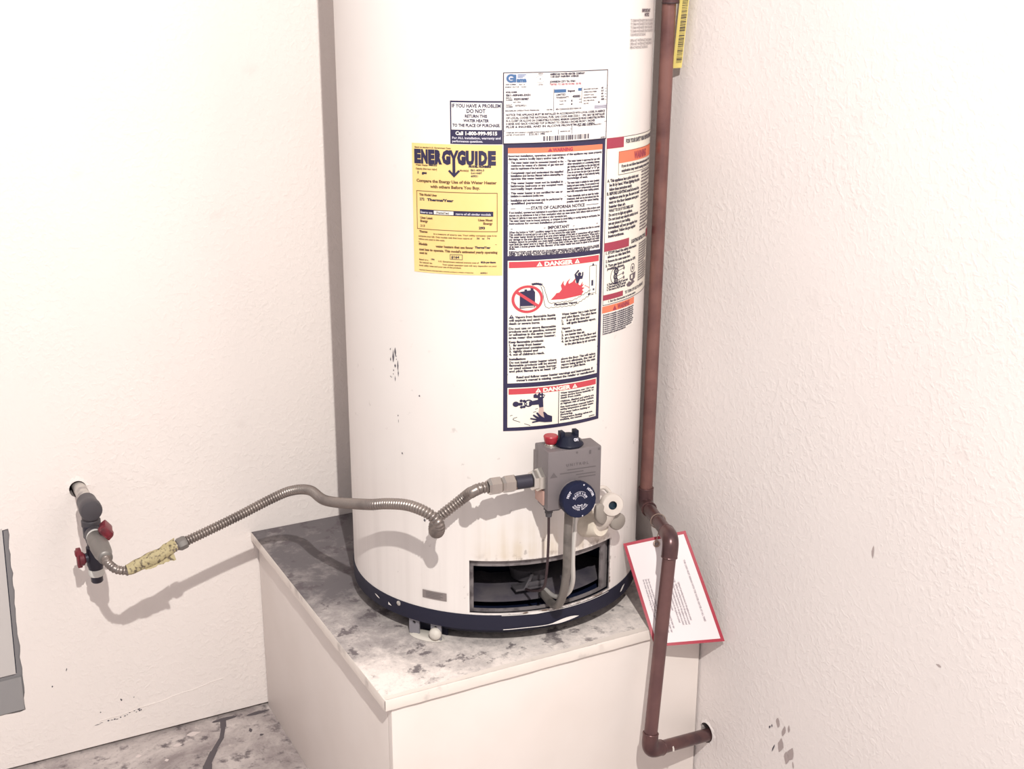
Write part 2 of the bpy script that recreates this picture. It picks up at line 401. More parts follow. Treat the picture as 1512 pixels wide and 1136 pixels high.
# broken paint lips round the pipe holes
def lip(c, fn, r0, r1, mat_, parent, n=22, a0=0, a1=2 * pi):
    mb = MB(); vs = []; fs = []
    for i in range(n):
        a = a0 + (a1 - a0) * i / (n - 1); q = rnd.uniform(.85, 1.25)
        vs += [fn(c[0] + cos(a) * r0, c[1] + sin(a) * r0, .0014), fn(c[0] + cos(a) * (r0 + (r1 - r0) * .45 * q), c[1] + sin(a) * (r0 + (r1 - r0) * .45 * q), .0012), fn(c[0] + cos(a) * r1 * q, c[1] + sin(a) * r1 * q, -.0005)]
    for i in range(n - 1):
        for k in (0, 1): fs.append((3 * i + k, 3 * i + k + 1, 3 * i + k + 4, 3 * i + k + 3))
    mb.add(vs, fs, mat_); obj('paint_lip', mb, parent, 60)
lip((-.8945, .5375), lambda u, v, d: (u, -d, v), .0150, .022, 'wall_l', wl, a0=rad(10), a1=rad(200))
lip((-.7125, .1735), lambda u, v, d: (-d, u, v), .017, .0225, 'wall_r', wr, a0=rad(20), a1=rad(230))

# scuffs: small bare or dark patches with their own outline
def patches(fn, specs, name, parent, m):
    mb = MB()
    for (cx, cy, w, h, sk) in specs:
        n = 10; pts = [(cx + (cos(2 * pi * i / n) ** 3 * .5 + cos(2 * pi * i / n) * .5) * w / 2 * rnd.uniform(.75, 1.15) + sk * sin(2 * pi * i / n) * h / 2,
                        cy + (sin(2 * pi * i / n) ** 3 * .3 + sin(2 * pi * i / n) * .7) * h / 2 * rnd.uniform(.8, 1.1)) for i in range(n)]
        mb.add([fn(cx, cy)] + [fn(*p) for p in pts], [(0, 1 + i, 1 + (i + 1) % n) for i in range(n)], m)
    return obj(name, mb, parent, 0)
RW = lambda y, z: (-.0006, y, z); LW = lambda x, z: (x, -.0006, z)
patches(RW, [(-.890, .293, .011, .017, .1), (-.905, .285, .010, .022, -.2), (-.900, .258, .014, .028, -.1), (-.925, .256, .016, .028, -.15), (-.916, .243, .014, .024, 0), (-.916, .296, .005, .014, 0), (-.932, .240, .004, .012, .2)], 'paint_scuff', wr, 'scuff_grey')
patches(RW, [(-.877, .280, .003, .006, 0), (-.872, .275, .004, .007, -.3), (-.884, .243, .003, .018, -.3)], 'paint_scuff', wr, 'scuff')
patches(RW, [(-1.055, .656, .005, .022, 0), (-1.19, .548, .010, .004, 0)], 'paint_scuff', wr, 'scuff_grey')
sp = [(-.886 + i * .0062 + rnd.uniform(-.002, .002), .0525 + i * .0008 + rnd.uniform(-.0015, .0035), rnd.uniform(.002, .006), rnd.uniform(.0015, .004), 0) for i in range(11)]
sp += [(-.826, .064, .006, .0045, 0), (-.822, .061, .003, .004, 0), (-.857, .093, .004, .007, -.2), (-.833, .092, .003, .002, 0), (-.897, .077, .003, .003, 0), (-.949, .183, .002, .008, .2), (-.905, .052, .012, .0015, 0), (-.898, .054, .008, .0012, 0), (-.977, .155, .003, .004, 0)]
patches(LW, sp, 'paint_scuff', wl, 'scuff')
# hairline paint ridge running along the foot of the left wall, and one crack at the stub
mb = MB(); mb.tube([(x, -.0004, .058 + .028 * ((x + .9) / .24) ** 1.2 + .0012 * sin(x * 90)) for x in [-.9 + .02 * i for i in range(13)]], .0007, 'wall_l', 6); obj('paint_ridge', mb, wl, 60)
# floor: dark seam line, paint blots
mb = MB(); L = [(-.668, -.012), (-.675, -.04), (-.688, -.075), (-.712, -.11), (-.735, -.15), (-.75, -.2)]
for (x0, y0), (x1, y1), w in zip(L, L[1:], (.012, .009, .011, .015, .018)):
    mb.add([(x0 - w / 2, y0, .0006), (x0 + w / 2, y0, .0006), (x1 + w / 2, y1, .0006), (x1 - w / 2, y1, .0006)], [(0, 1, 2, 3)], 'crack')
obj('floor_stain', mb, fl, 0)
FLR = lambda x, y: (x, y, .0005)
patches(FLR, [(-.735, -.035, .03, .016, 0), (-.77, -.06, .018, .012, 0), (-.845, -.062, .012, .012, 0), (-.80, -.10, .01, .01, 0)], 'paint_blot', fl, 'putty')
patches(FLR, [(-.63, -.075, .008, .016, .1), (-.615, -.10, .01, .008, 0), (-.665, -.012, .06, .014, 0), (-.60, -.02, .05, .012, 0)], 'floor_stain', fl, 'crack')

# ---- grey box set into the left wall
wb = thing('wall_box', 'pale grey metal box with dark frame recessed in the left wall at lower left', 'wall box', (-1.19, .03, .30))
mb = MB(); bx = [(u, v) for u, v in box_hole]
b = bmesh.new(); f = b.faces.new([b.verts.new((u, .0045, v)) for u, v in bx]); f.normal_update(); bmesh.ops.triangulate(b, faces=[f])
mb.bm(b, 'box_frame'); mb.box((-1.19, .045, .302), (.31, .07, .34), 'box_frame'); obj('frame', mb, wb, 0)
mb = MB(); A = [(-1.335, .192), (-1.0365, .1985), (-1.0285, .486), (-1.335, .489)]
mb.add([(u, -.001, v) for u, v in A] + [(u, .0045, v) for u, v in A], [(0, 1, 2, 3)] + [(i, (i + 1) % 4, 4 + (i + 1) % 4, 4 + i) for i in range(4)], 'box_door')
mb.add([(-1.0360, .0015, .1985), (-1.0348, .0015, .1985), (-1.0268, .0015, .483), (-1.0280, .0015, .483)], [(0, 1, 2, 3)], 'chamber'); obj('door', mb, wb, 0, label='pale grey flat door of the wall box')
mb = MB(); A = [(-1.335, .1165), (-1.0295, .1225), (-1.0285, .190), (-1.335, .1845)]
mb.add([(u, -.0015, v) for u, v in A] + [(u, .0045, v) for u, v in A], [(0, 1, 2, 3)] + [(i, (i + 1) % 4, 4 + (i + 1) % 4, 4 + i) for i in range(4)], 'box_sill'); obj('sill', mb, wb, 0)

# ================================================================ PLATFORM
W_, D_ = .5834, .6901
pf = thing('heater_platform', 'white painted wooden box platform with stained top under the water heater', 'platform', (-.29, -.345, 0))
mb = MB(); t = .0185
# top board: a grid so that the front edge can be slightly chipped
b = bmesh.new(); bmesh.ops.create_grid(b, x_segments=60, y_segments=60, size=.5)
def tops(v):
    return v
vs = []
for v in b.verts:
    x = -W_ + (v.co.x + .5) * (W_ - .001); y = -D_ + (v.co.y + .5) * (D_ - .001)
    vs.append((x, y, H))
b.verts.index_update(); fs = [[v.index for v in f.verts] for f in b.faces]; b.free(); mb.add(vs, fs, 'plat_top')
n = 70
def edge_strip(p0, p1, out):
    rows = []
    for i in range(n + 1):
        p = V(p0).lerp(V(p1), i / n); q = .0009 * noise.noise(p * 55); w = .0011 * noise.noise(p * 33 + V((5, 2, 1)))
        rows.append((p, p + V((0, 0, -.0012)) + V(out) * (.0008 + q), p + V((0, 0, -t + .001)) + V(out) * (.0008 + w), p + V((0, 0, -t + w)) - V(out) * .012))
    vs = [q for r in rows for q in r]
    mb.add(vs, [(4 * i + k, 4 * i + k + 1, 4 * i + k + 5, 4 * i + k + 4) for i in range(n) for k in range(3)], 'plat_edge')
edge_strip((-W_, -D_, H), (-.001, -D_, H), (0, -1, 0)); edge_strip((-W_, -.001, H), (-W_, -D_, H), (-1, 0, 0))
mb.add([(-W_ + .012, -D_ + .012, H - t), (-.001, -D_ + .012, H - t), (-.001, -.001, H - t), (-W_ + .012, -.001, H - t)], [(3, 2, 1, 0)], 'plat_edge')
obj('top_board', mb, pf, 50, label='top board stained dark grey with a pale worn front edge')
mb = MB(); mb.box(((-W_ + .012 - .004) / 2, -D_ + .006 + .008, (H - t - .001) / 2), (W_ - .016, .016, H - t - .001), 'plat_front', .0008); obj('front_panel', mb, pf)
mb = MB(); mb.box((-W_ + .012 + .008, (-D_ + .023 - .003) / 2, (H - t - .001) / 2), (.016, D_ - .026, H - t - .001), 'plat_front', .0008); obj('side_panel', mb, pf)
# painted edging strip laid along the front of the top
mb = MB(); vs = []
for i in range(61):
    x = -W_ + .002 + (W_ - .004) * i / 60; w = .011 + .004 * noise.noise(V((x * 9, 3, 1))) + .003 * noise.noise(V((x * 40, 1, 7)))
    vs += [(x, -D_ + .001, H + .0007), (x, -D_ + w, H + .0007), (x, -D_ + w + .0008, H - .0002)]
mb.add(vs, [(3 * i + k, 3 * i + 3 + k, 3 * i + 4 + k, 3 * i + 1 + k) for i in range(60) for k in (0, 1)], 'plat_edge'); obj('edging', mb, pf, 40)

# ================================================================ WATER HEATER
TX, TY, R = -.254, -.403, .249
TH0 = -1.68
def T(a, z, o=0.0): return V((TX + (R + o) * cos(a), TY + (R + o) * sin(a), z))
wh = thing('water_heater', 'tall white cylindrical gas water heater covered in labels on the platform', 'water heater', (TX, TY, H))
ZB, ZT = .4465, 1.62
# jacket with the burner opening cut out
OA0, OA1, OZ0, OZ1 = -2.205, -1.178, .4500, .5410
ang = [OA0 + (OA1 - OA0) * i / 26 for i in range(27)]
rest = 2 * pi - (OA1 - OA0); ang += [OA1 + rest * i / 110 for i in range(1, 110)]
zs = [ZB, OZ0, OZ1, .6, .8, 1.0, 1.2, 1.4, ZT]
mb = MB(); n = len(ang); vs = []; uvs = []
for z in zs:
    for a in ang: vs.append(T(a, z))
fs = []
for j in range(len(zs) - 1):
    for i in range(n):
        if j == 1 and i < 26: continue
        k = (i + 1) % n; fs.append((j * n + i, j * n + k, (j + 1) * n + k, (j + 1) * n + i))
mb.add(vs, fs, 'jacket')
# turned-in lip of the opening and the top cap
per = [(a, OZ0) for a in ang[:27]] + [(a, OZ1) for a in reversed(ang[:27])]
m_ = len(per); mb.add([T(a, z) for a, z in per] + [T(a, z, -.0025) for a, z in per], [(i, (i + 1) % m_, m_ + (i + 1) % m_, m_ + i) for i in range(m_)], 'frame')
mb.lathe((TX, TY, ZT), (0, 0, 1), [(0, R), (.012, R - .006), (.02, R - .04), (.022, .05), (.022, 0.0)], 'jacket', 64, caps=False)
jk = obj('jacket', mb, wh, 40)
uvl = jk.data.uv_layers.new(name='uv'); me = jk.data
for lp in me.loops:
    co = me.vertices[lp.vertex_index].co; a = math.atan2(co.y, co.x); da = (a - TH0 + pi) % (2 * pi) - pi
    uvl.data[lp.index].uv = (da * R, co.z + H)
# base ring, pan, legs
mb = MB(); mb.lathe((TX, TY, .4205), (0, 0, 1), [(0, R - .004), (.0, R + .0015), (.0225, R + .0022), (.0262, R + .0012), (.0262, R - .004)], 'black', 120, caps=False); br = obj('base_ring', mb, wh, 40, label='black painted steel base ring')
mb = MB(); mb.lathe((TX, TY, .404), (0, 0, 1), [(0, .0), (0, R - .022), (.004, R - .016), (.02, R - .012), (.02, .0)], 'black', 96, caps=False); obj('bottom_pan', mb, wh, 40)
def strip_on(r_off, outline, m, mb):
    n = len(outline); mb.add([T(a, z, r_off) for a, z in outline], [tuple(range(n))], m)
def chipline(a0, a1, zf, wf, n=16):
    pm = MB()
    for i in range(n):
        aa, ab = a0 + (a1 - a0) * i / n, a0 + (a1 - a0) * (i + 1) / n
        pm.add([T(aa, zf(i / n) - wf(i / n), .0034), T(ab, zf((i + 1) / n) - wf((i + 1) / n), .0034), T(ab, zf((i + 1) / n) + wf((i + 1) / n), .0034), T(aa, zf(i / n) + wf(i / n), .0034)], [(0, 1, 2, 3)], 'chip')
    obj('paint_chip', pm, br, 0)
chipline(-1.99, -1.47, lambda t: .4225 + .003 * t + .0018 * sin(t * 9) * t, lambda t: .0002 + (.0004 if t < .6 else .0031 * max(0, sin((t - .6) / .4 * pi)) ** 0.8))
chipline(-2.81, -2.78, lambda t: .4345 - .002 * t, lambda t: .0022 * (1 - t) + .0003, 5)
chipline(-2.955, -2.90, lambda t: .4385 - .004 * t, lambda t: .0012 * sin(pi * t) + .0002, 5)
chipline(-1.05, -.985, lambda t: .4318 + .008 * t, lambda t: .0030 * sin(pi * min(1, t + .08)) + .0002, 7)
chipline(-2.0, -1.2, lambda t: .4474 + .0007 * math.exp(-((t - .28) / .06) ** 2), lambda t: .0005 + .0016 * math.exp(-((t - .28) / .06) ** 2), 40)
mb = MB(); c = T(-2.717, .4415, .001); mb.lathe(c, T(-2.717, 0, 1) - T(-2.717, 0, 0), [(0, .0042), (.002, .0042), (.0032, .0026), (.0032, 0)], 'chrome', 14); obj('screw', mb, br, 40)
for la, front in ((-2.53, True), (-.45, False), (1.55, False)):
    er = V((cos(la), sin(la), 0)); et = V((-sin(la), cos(la), 0)); mtx = Matrix(((et.x, er.x, 0, 0), (et.y, er.y, 0, 0), (0, 0, 1, 0), (0, 0, 0, 1))); c0 = T(la, 0, -.006)
    mt = Matrix.Translation((c0.x, c0.y, 0)) @ mtx
    mb = MB()
    for sgn in (-1, 1):                      # two bent tabs with a bolt hole each
        b = bmesh.new(); loop = [(-.0095, -.004), (.0095, -.004), (.0095, .024), (-.0095, .024)]; hole = [(cos(2 * pi * i / 10) * .003, .0165 + sin(2 * pi * i / 10) * .003) for i in range(10)]
        E_ = []
        for lo in (loop, hole):
            vv = [b.verts.new((x + sgn * .0205, 0, H + .0065 + y)) for x, y in lo]; E_ += [b.edges.new((vv[i], vv[(i + 1) % len(vv)])) for i in range(len(vv))]
        r_ = bmesh.ops.triangle_fill(b, use_beauty=True, edges=E_); ex = bmesh.ops.extrude_face_region(b, geom=b.faces[:])
        for e in ex['geom']:
            if isinstance(e, bmesh.types.BMVert): e.co.y -= .003
        mb.bm(b, 'leg_grey', mt)
    mb.box((0, -.0235, H + .015), (.058, .003, .028), 'black', 0, mt)
    lg = obj('leg', mb, wh, 30)
    mb = MB(); vs = []                       # rounded pale foot spilling on the platform
    for j, (hh, rr) in enumerate(((0, 1.12), (.0015, 1.0), (.003, .9), (.004, .7))):
        for i in range(20):
            a = 2 * pi * i / 20; vs.append(mt @ V((cos(a) * .029 * rr, sin(a) * .014 * rr - .006, H + .0004 + hh)))
    mb.add(vs, [(j * 20 + i, j * 20 + (i + 1) % 20, (j + 1) * 20 + (i + 1) % 20, (j + 1) * 20 + i) for j in range(3) for i in range(20)] + [tuple(range(60, 80))], 'leg')
    obj('foot', mb, lg, 60)
    if front:
        mb = MB(); mb.lathe(mt @ V((.021, .002, H + .0135)), mt.to_3x3() @ V((.25, 1, .25)), [(-.004, .0085), (0, .0105), (.004, .0098), (.007, .006), (.008, 0)], 'leg', 18); obj('foot_cap', mb, lg, 60)

# burner opening: recessed frame plate, near-black chamber, dusty shield
def cyl_plate(mb, a0, a1, z0, z1, ha0, ha1, hz0, hz1, off, m):
    A = [a0] + [ha0 + (ha1 - ha0) * i / 24 for i in range(25)] + [a1]; Z = [z0, hz0, hz1, z1]
    vs = [T(a, z, off) for z in Z for a in A]; n = len(A)
    fs = [(j * n + i, j * n + i + 1, (j + 1) * n + i + 1, (j + 1) * n + i) for j in range(3) for i in range(n - 1) if not (j == 1 and 1 <= i < n - 2)]
    mb.add(vs, fs, m)
    per = [(a, hz0) for a in A[1:-1]] + [(a, hz1) for a in reversed(A[1:-1])]; k = len(per)
    mb.add([T(a, z, off) for a, z in per] + [T(a, z, off - .003) for a, z in per], [(i, (i + 1) % k, k + (i + 1) % k, k + i) for i in range(k)], m)
mb = MB(); cyl_plate(mb, OA0 - .03, OA1 + .03, .4475, .556, -2.186, -1.226, .4525, .5275, -.010, 'frame'); obj('opening_frame', mb, wh, 40, label='rusty grey steel frame of the burner opening')
mb = MB(); nn = 40; vs = []; fs = []
for j, (z, o) in enumerate(((.441, -.014), (.441, -.125), (.58, -.125), (.58, -.014))):
    for i in range(nn + 1): vs.append(T(-2.55 + 1.75 * i / nn, z, o))
for j in range(3):
    for i in range(nn): fs.append((j * (nn + 1) + i, j * (nn + 1) + i + 1, (j + 1) * (nn + 1) + i + 1, (j + 1) * (nn + 1) + i))
for i in (0, nn): fs.append((i, nn + 1 + i, 2 * (nn + 1) + i, 3 * (nn + 1) + i))
mb.add(vs, fs, 'chamber'); obj('burner_chamber', mb, wh, 50)
mb = MB(); vs = []
for i in range(nn + 1):
    a = -2.5 + 1.65 * i / nn; hz = .0025 * noise.noise(V((a * 7, 0, 0)))
    vs += [T(a, .457, -.026), T(a, .4605, -.028), T(a, .463 + hz, -.07), T(a, .468 + hz, -.112)]
mb.add(vs, [(4 * i + k, 4 * i + 4 + k, 4 * i + 5 + k, 4 * i + 1 + k) for i in range(nn) for k in range(3)], 'dust'); obj('heat_shield', mb, wh, 60, label='dusty grey shield inside the burner opening')
# burner head bits
er = V((cos(TH0), sin(TH0), 0)); et = V((-sin(TH0), cos(TH0), 0)); ez = V((0, 0, 1))
def C(u, o, z): return V((TX, TY, 0)) + et * u + er * (R + o) + ez * z      # frame of the gas control: u right, o outwards, z height
CM = Matrix(((et.x, er.x, 0, TX), (et.y, er.y, 0, TY), (0, 0, 1, 0), (0, 0, 0, 1)))   # (u, radius, z)
mb = MB()
mb.box((-.020, R - .045, .473), (.050, .022, .004), 'iron', .001, CM @ Matrix.Rotation(0, 4, 'Z'))
mb.box((-.034, R - .050, .470), (.012, .003, .010), 'iron_blue', .001, CM); mb.box((-.006, R - .040, .476), (.03, .003, .012), 'iron', .001, CM)
mb.tube(spline([C(-.03, -.035, .472), C(-.012, -.05, .486), C(.0, -.075, .482)], .004), .003, 'iron', 8)
mb.lathe(C(0, -.09, .47), (0, 0, 1), [(0, .03), (.02, .034), (.024, .028), (.024, 0)], 'iron', 24)
obj('burner', mb, wh, 40)

# ---- gas control
zc = .705
gc_o0, gc_o1 = .020, .085
mb = MB(); hw, hh = .0432, .0465
mb.box((0, R + (.046 + gc_o1) / 2, zc), (hw * 2, gc_o1 - .046, hh * 2), 'ctl', .0022, CM)
mb.box((.0, R + .034, zc - .002), (hw * 2 - .012, .030, hh * 2 - .010), 'ctl', .0025, CM)
mb.cyl(C(0, -.004, zc), C(0, .022, zc), .019, 'ctl', 24)
# thermostat bulge at the lower front
mb.lathe(C(0, gc_o1 - .002, .677), er, [(0, .0265), (.006, .025), (.0065, 0)], 'ctl', 36)
gc = obj('gas_control', mb, wh, 30, label='grey cast gas control with dial and knobs below the warning label')
# cast lettering and ribs
sh = Sheet(lambda x, y, l: C(x * .001, gc_o1 + .0003 + .0002 * l, zc - y * .001), 95, 93, 200)
sh.text('U N I T R O L', 4, -21, 4.0, 'ctl_mark', 36, 'c', .0)
for i, (a, b_) in enumerate(((-12, 34), (-24, 14), (2, 34), (6, 34))): sh.rect(a, -16 + i * 4.6, b_, -14.6 + i * 4.6, 'ctl_mark')
sh.poly([(-40, -6), (-34, -14), (-28, -6)], 'ctl_mark', 1); sh.disc(0, 3, 1.7, 'ctl_mark', 1); sh.disc(3, -41, 1.7, 'ctl_mark', 1); sh.rect(23, -42, 26, -36, 'ctl_mark'); sh.disc(39, -42, 2, 'ctl_mark', 1)
obj('casting_marks', sh.print, gc, 0)
# temperature dial
DC = C(-.0005, .092, .677); DA = (er + ez * .05).normalized(); DR = .0272
mb = MB(); mb.lathe(DC, DA, [(-.004, DR * .93), (0, DR), (.011, DR), (.0135, DR * .96), (.0142, DR * .6), (.0136, DR * .56), (.0142, DR * .52), (.0142, 0)], 'navy_dial', 72, flute=lambda i: 1 + (.012 if i % 3 == 0 else 0))
D0 = DC + DA * .0146; du = et; dv = DA.cross(et) * -1
if dv.z < 0: dv = -dv
def ds(x, y, l): return D0 + du * (x * .00081) - dv * (y * .00081) + DA * (.0001 * l)
sh = Sheet(ds, 60, 60, 100); sh.print = mb
def arc_text(string, r, a0, a1, h, m, top=True, bold=.02):
    N = len(string)
    for i, ch in enumerate(string):
        if ch == ' ': continue
        a = rad(a0 + (a1 - a0) * (i + .5) / N)          # degrees clockwise from the top
        x, y = sin(a) * r, -cos(a) * r; sh.text(ch, x, y, h, m, None, 'c', bold, 1, a if top else a + pi)
arc_text('CAUTION', 12.2, -72, 72, 3.6, 'ink_pale'); arc_text('HOT', 24, -72, -42, 4.6, 'ink_pale'); arc_text('HOTTER', 25, 34, 78, 4.0, 'ink_pale')
arc_text('SCALD RISK', 14.2, 240, 120, 2.6, 'ink_pale', False); arc_text('HOTTER WATER', 18.2, 240, 120, 2.4, 'ink_pale', False); arc_text('BURNS', 10.2, 215, 145, 2.3, 'ink_pale', False)
sh.ring(0, 0, 9.6, 10.4, 'ink_pale', 1, 24, rad(-162), rad(-18)); sh.ring(0, 0, 17.4, 18, 'ink_pale', 1, 24, rad(-130), rad(-50))
sh.disc(8, -29.5, 1.5, 'ink_pale', 1); sh.disc(5, 29.5, 1.4, 'ink_pale', 1)
obj('temperature_dial', mb, gc, 35, label='round navy temperature dial with white markings')
# gas cock knob with two ears and ON
KC = C(-.001, .064, zc + hh)
mb = MB(); mb.lathe(KC, ez, [(0, .0205), (.003, .0218), (.005, .0205), (.007, .0175), (.0150, .0125), (.016, .011), (.016, 0)], 'black_plastic', 36, flute=lambda i: 1 + (.03 if i % 4 == 0 else 0))
for sgn in (-1, 1): mb.box((-.001 + sgn * .0112, R + .062, zc + hh + .0140), (.0068, .012, .0160), 'black_plastic', .001, CM)
k0 = KC + er * .0150 + ez * .0120; kn = (er * .92 + ez * .42).normalized(); kv = kn.cross(et); kv = kv if kv.z > 0 else -kv
sh = Sheet(lambda x, y, l: k0 + kn * .0022 + et * (x * .001) + kv * (-y * .001), 20, 20, 50); sh.print = mb; sh.text('ON', 4.0, 2.0, 4.4, 'ink_pale', 7, 'c', .02)
obj('gas_knob', mb, gc, 35, label='black gas knob with two ears reading ON')
PC = C(-.0285, .060, zc + hh)
mb = MB(); mb.lathe(PC, ez, [(-.001, .009), (.002, .009), (.002, .0055), (.006, .0055)], 'chrome', 20); mb.lathe(PC + ez * .0045, ez, [(0, .0078), (.001, .0088), (.006, .0102), (.011, .0110), (.0125, .0100), (.0125, 0)], 'red', 28); obj('pilot_button', mb, gc, 40, label='red pilot button on a chrome stem')
# inlet boss on the left side, pinkish plate under it
mb = MB(); mb.lathe(C(-hw + .006, .060, zc - .004), -et, [(0, .0185), (.012, .0185), (.014, .017), (.014, .0155), (.020, .0162), (.022, .015), (.022, 0)], 'chrome', 6, start=ez); obj('inlet_boss', mb, gc, 30, label='bright metal gas inlet boss')
mb = MB(); mb.box((-hw - .001, R + .058, zc - .030), (.003, .030, .022), mat('copper_pink_plate', (.52, .33, .28), .5, .2), .0006, CM); obj('side_plate', mb, gc, 30)
mb = MB(); mb.lathe(C(-.0345, .070, zc - hh + .001), -ez, [(0, .008), (.004, .008), (.004, .0062), (.010, .0062), (.011, .0052), (.016, .0048), (.016, 0)], 'iron', 6); mb.box((-.024, R + .07, zc - hh - .003), (.012, .008, .006), 'iron', .001, CM); obj('tube_nut', mb, gc, 30)

# ---- tubes from the control into the burner opening
mb = MB(); mb.tube(spline([C(-.0345, .070, .645), C(-.0345, .070, .60), C(-.036, .068, .55), C(-.034, .05, .515), C(-.034, .01, .492), C(-.03, -.03, .476)], .006), .0021, 'thin', 8); obj('pilot_tube', mb, wh, 60)
mb = MB(); mb.tube(spline([C(-.002, .072, .668), C(-.0035, .072, .61), C(-.0035, .070, .55), C(-.003, .058, .505), C(-.002, .036, .474), C(-.001, .006, .4635), C(0, -.03, .463)], .006), .0066, 'tube', 16); obj('burner_tube', mb, wh, 60)
mb = MB(); mb.tube(spline([C(.030, .045, .662), C(.020, .050, .635), C(.0150, .055, .60), C(.0120, .058, .56), C(.0145, .054, .52), C(.0140, .035, .490), C(.008, .0, .470), C(.006, -.035, .467)], .005), .0037, 'tube_light', 12); obj('thermocouple_tube', mb, wh, 60)

# ---- drain valve
a_d = -1.400; dr = V((cos(a_d), sin(a_d), 0)); dt = V((-sin(a_d), cos(a_d), 0))
def Dv(u, o, z): return V((TX, TY, 0)) + dt * u + dr * (R + o) + ez * z
mb = MB(); mb.lathe(Dv(0, -.002, .5830), (dr + ez * .18), [(0, .0225), (.007, .0220), (.012, .0195), (.030, .0172), (.034, .0155), (.034, 0)], 'cream', 28)
mb.tube(spline([Dv(0, .020, .587), Dv(.003, .032, .600), Dv(.008, .040, .618)], .004), .013, 'cream2', 18)
mb.tube(spline([Dv(-.012, .004, .606), Dv(.0, .012, .640), Dv(.018, .016, .646), Dv(.028, .024, .632)], .004), .0035, 'cream2', 8)
dvp = obj('drain_valve', mb, wh, 50, label='cream plastic drain valve beside the dial')
nz = (dr * .85 + dt * -.35 + ez * .12).normalized(); nc = Dv(.009, .042, .629)
mb = MB(); mb.lathe(nc, nz, [(-.010, .0145), (-.004, .0175), (.008, .0182), (.011, .0168), (.0115, .0120), (.0105, .0085), (.0105, .0068)], 'cream2', 30, caps=False); mb.lathe(nc + nz * .0035, nz, [(0, .0092), (0, 0)], 'teal', 20, caps=False); mb.lathe(nc + nz * .0035, nz, [(0, .0070), (.0072, .0070)], 'teal', 20, caps=False)
obj('outlet', mb, dvp, 45)
mb = MB()
for cu, co, cz, rx, rz, tl in ((-.012, .044, .618, .0115, .019, .3), (.0255, .042, .5945, .0160, .0140, -.5)):
    vs = []; nn_ = 18
    for o_ in (0, .002, .007, .009):
        k_ = .85 if o_ in (0, .009) else 1
        for i in range(nn_):
            a = 2 * pi * i / nn_; x, z = cos(a) * rx * k_, sin(a) * rz * k_; vs.append(Dv(cu + x * cos(tl) - z * sin(tl), co - .006 + o_, cz + x * sin(tl) + z * cos(tl)))
    mb.add(vs, [(j * nn_ + i, j * nn_ + (i + 1) % nn_, (j + 1) * nn_ + (i + 1) % nn_, (j + 1) * nn_ + i) for j in range(3) for i in range(nn_)] + [tuple(range(3 * nn_, 4 * nn_)), tuple(reversed(range(nn_)))], 'taupe')
mb.cyl(Dv(-.006, .038, .612), Dv(.018, .038, .598), .0065, 'taupe', 14)
obj('handle', mb, dvp, 50, label='taupe wing handle')

# ---- small metal plate low on the jacket
def on_tank(a0, a1, z0, z1, W, Hh, lift=.0004, skew=0.0):
    return lambda x, y, l: T(a0 + (a1 - a0) * x / W, z0 + (z1 - z0) * y / Hh + skew * x / W, lift + .00028 * l)
sh = Sheet(on_tank(-2.525, -2.355, .4795, .4655, 34, 16, .0012), 34, 16, 8); sh.sheet('plate')
for i in range(4): sh.rect(5, 3 + i * 3, 29 - i % 2 * 3, 4 + i * 3, 'ctl_mark')
sh.done('rating_plate', wh, 'small grey metal plate near the base ring')

# ---- scuffs on the jacket
sp = []
for cx, cz, w, h in ((-.0035, .860, .005, .028), (.001, .868, .005, .020), (.0, .846, .005, .008), (-.0035, .838, .003, .004), (.0055, .847, .004, .022), (.006, .835, .003, .014), (-.009, .855, .002, .010), (-.0005, .825, .002, .012), (.0035, .766, .003, .004), (.004, .757, .0015, .008)):
    sp.append((cx, cz, w * .7, h * .8, 0))
for _ in range(9): sp.append((rnd.uniform(-.011, .009), rnd.uniform(.825, .875), .0014, .003, 0))
sp += [(.045, .805, .003, .003, 0), (.01, .705, .003, .004, 0), (.05, .60, .004, .006, 0)]
patches(lambda x, z: T(-2.702 + x / R, z, .0004), sp, 'scuff_marks', wh, 'scuff')['kind'] = 'stuff'

# ================================================================ LABELS
# ---- white notice
sh = Sheet(on_tank(-2.296, -1.996, 1.2475, 1.1875, 78, 63, .0004), 78, 63, 7); sh.sheet('navy')
sh.rect(2, 2.5, 76.5, 42, 'label_white', 1)
for y, t_, h, w in ((9.6, 'IF YOU HAVE A PROBLEM', 5.2, 72), (17.4, 'DO NOT', 5.8, 28), (24, 'RETURN THIS', 4.2, 33), (30.6, 'WATER HEATER', 4.2, 38), (37.6, 'TO THE PLACE OF PURCHASE.', 4.4, 71)): sh.text(t_, 39, y, h, 'navy', w, 'c', .012, 2)
sh.text('Call 1-800-999-9515', 39, 49.6, 5.2, 'label_white', 62, 'c', .015); sh.text('For ALL installation, warranty and', 3, 55.6, 3.4, 'ink_pale', 72, 'l', 0); sh.text('performance questions.', 3, 60.4, 3.4, 'ink_pale', 46, 'l', 0)
sh.done('notice_label', wh, 'white notice label with navy border reading IF YOU HAVE A PROBLEM DO NOT RETURN')

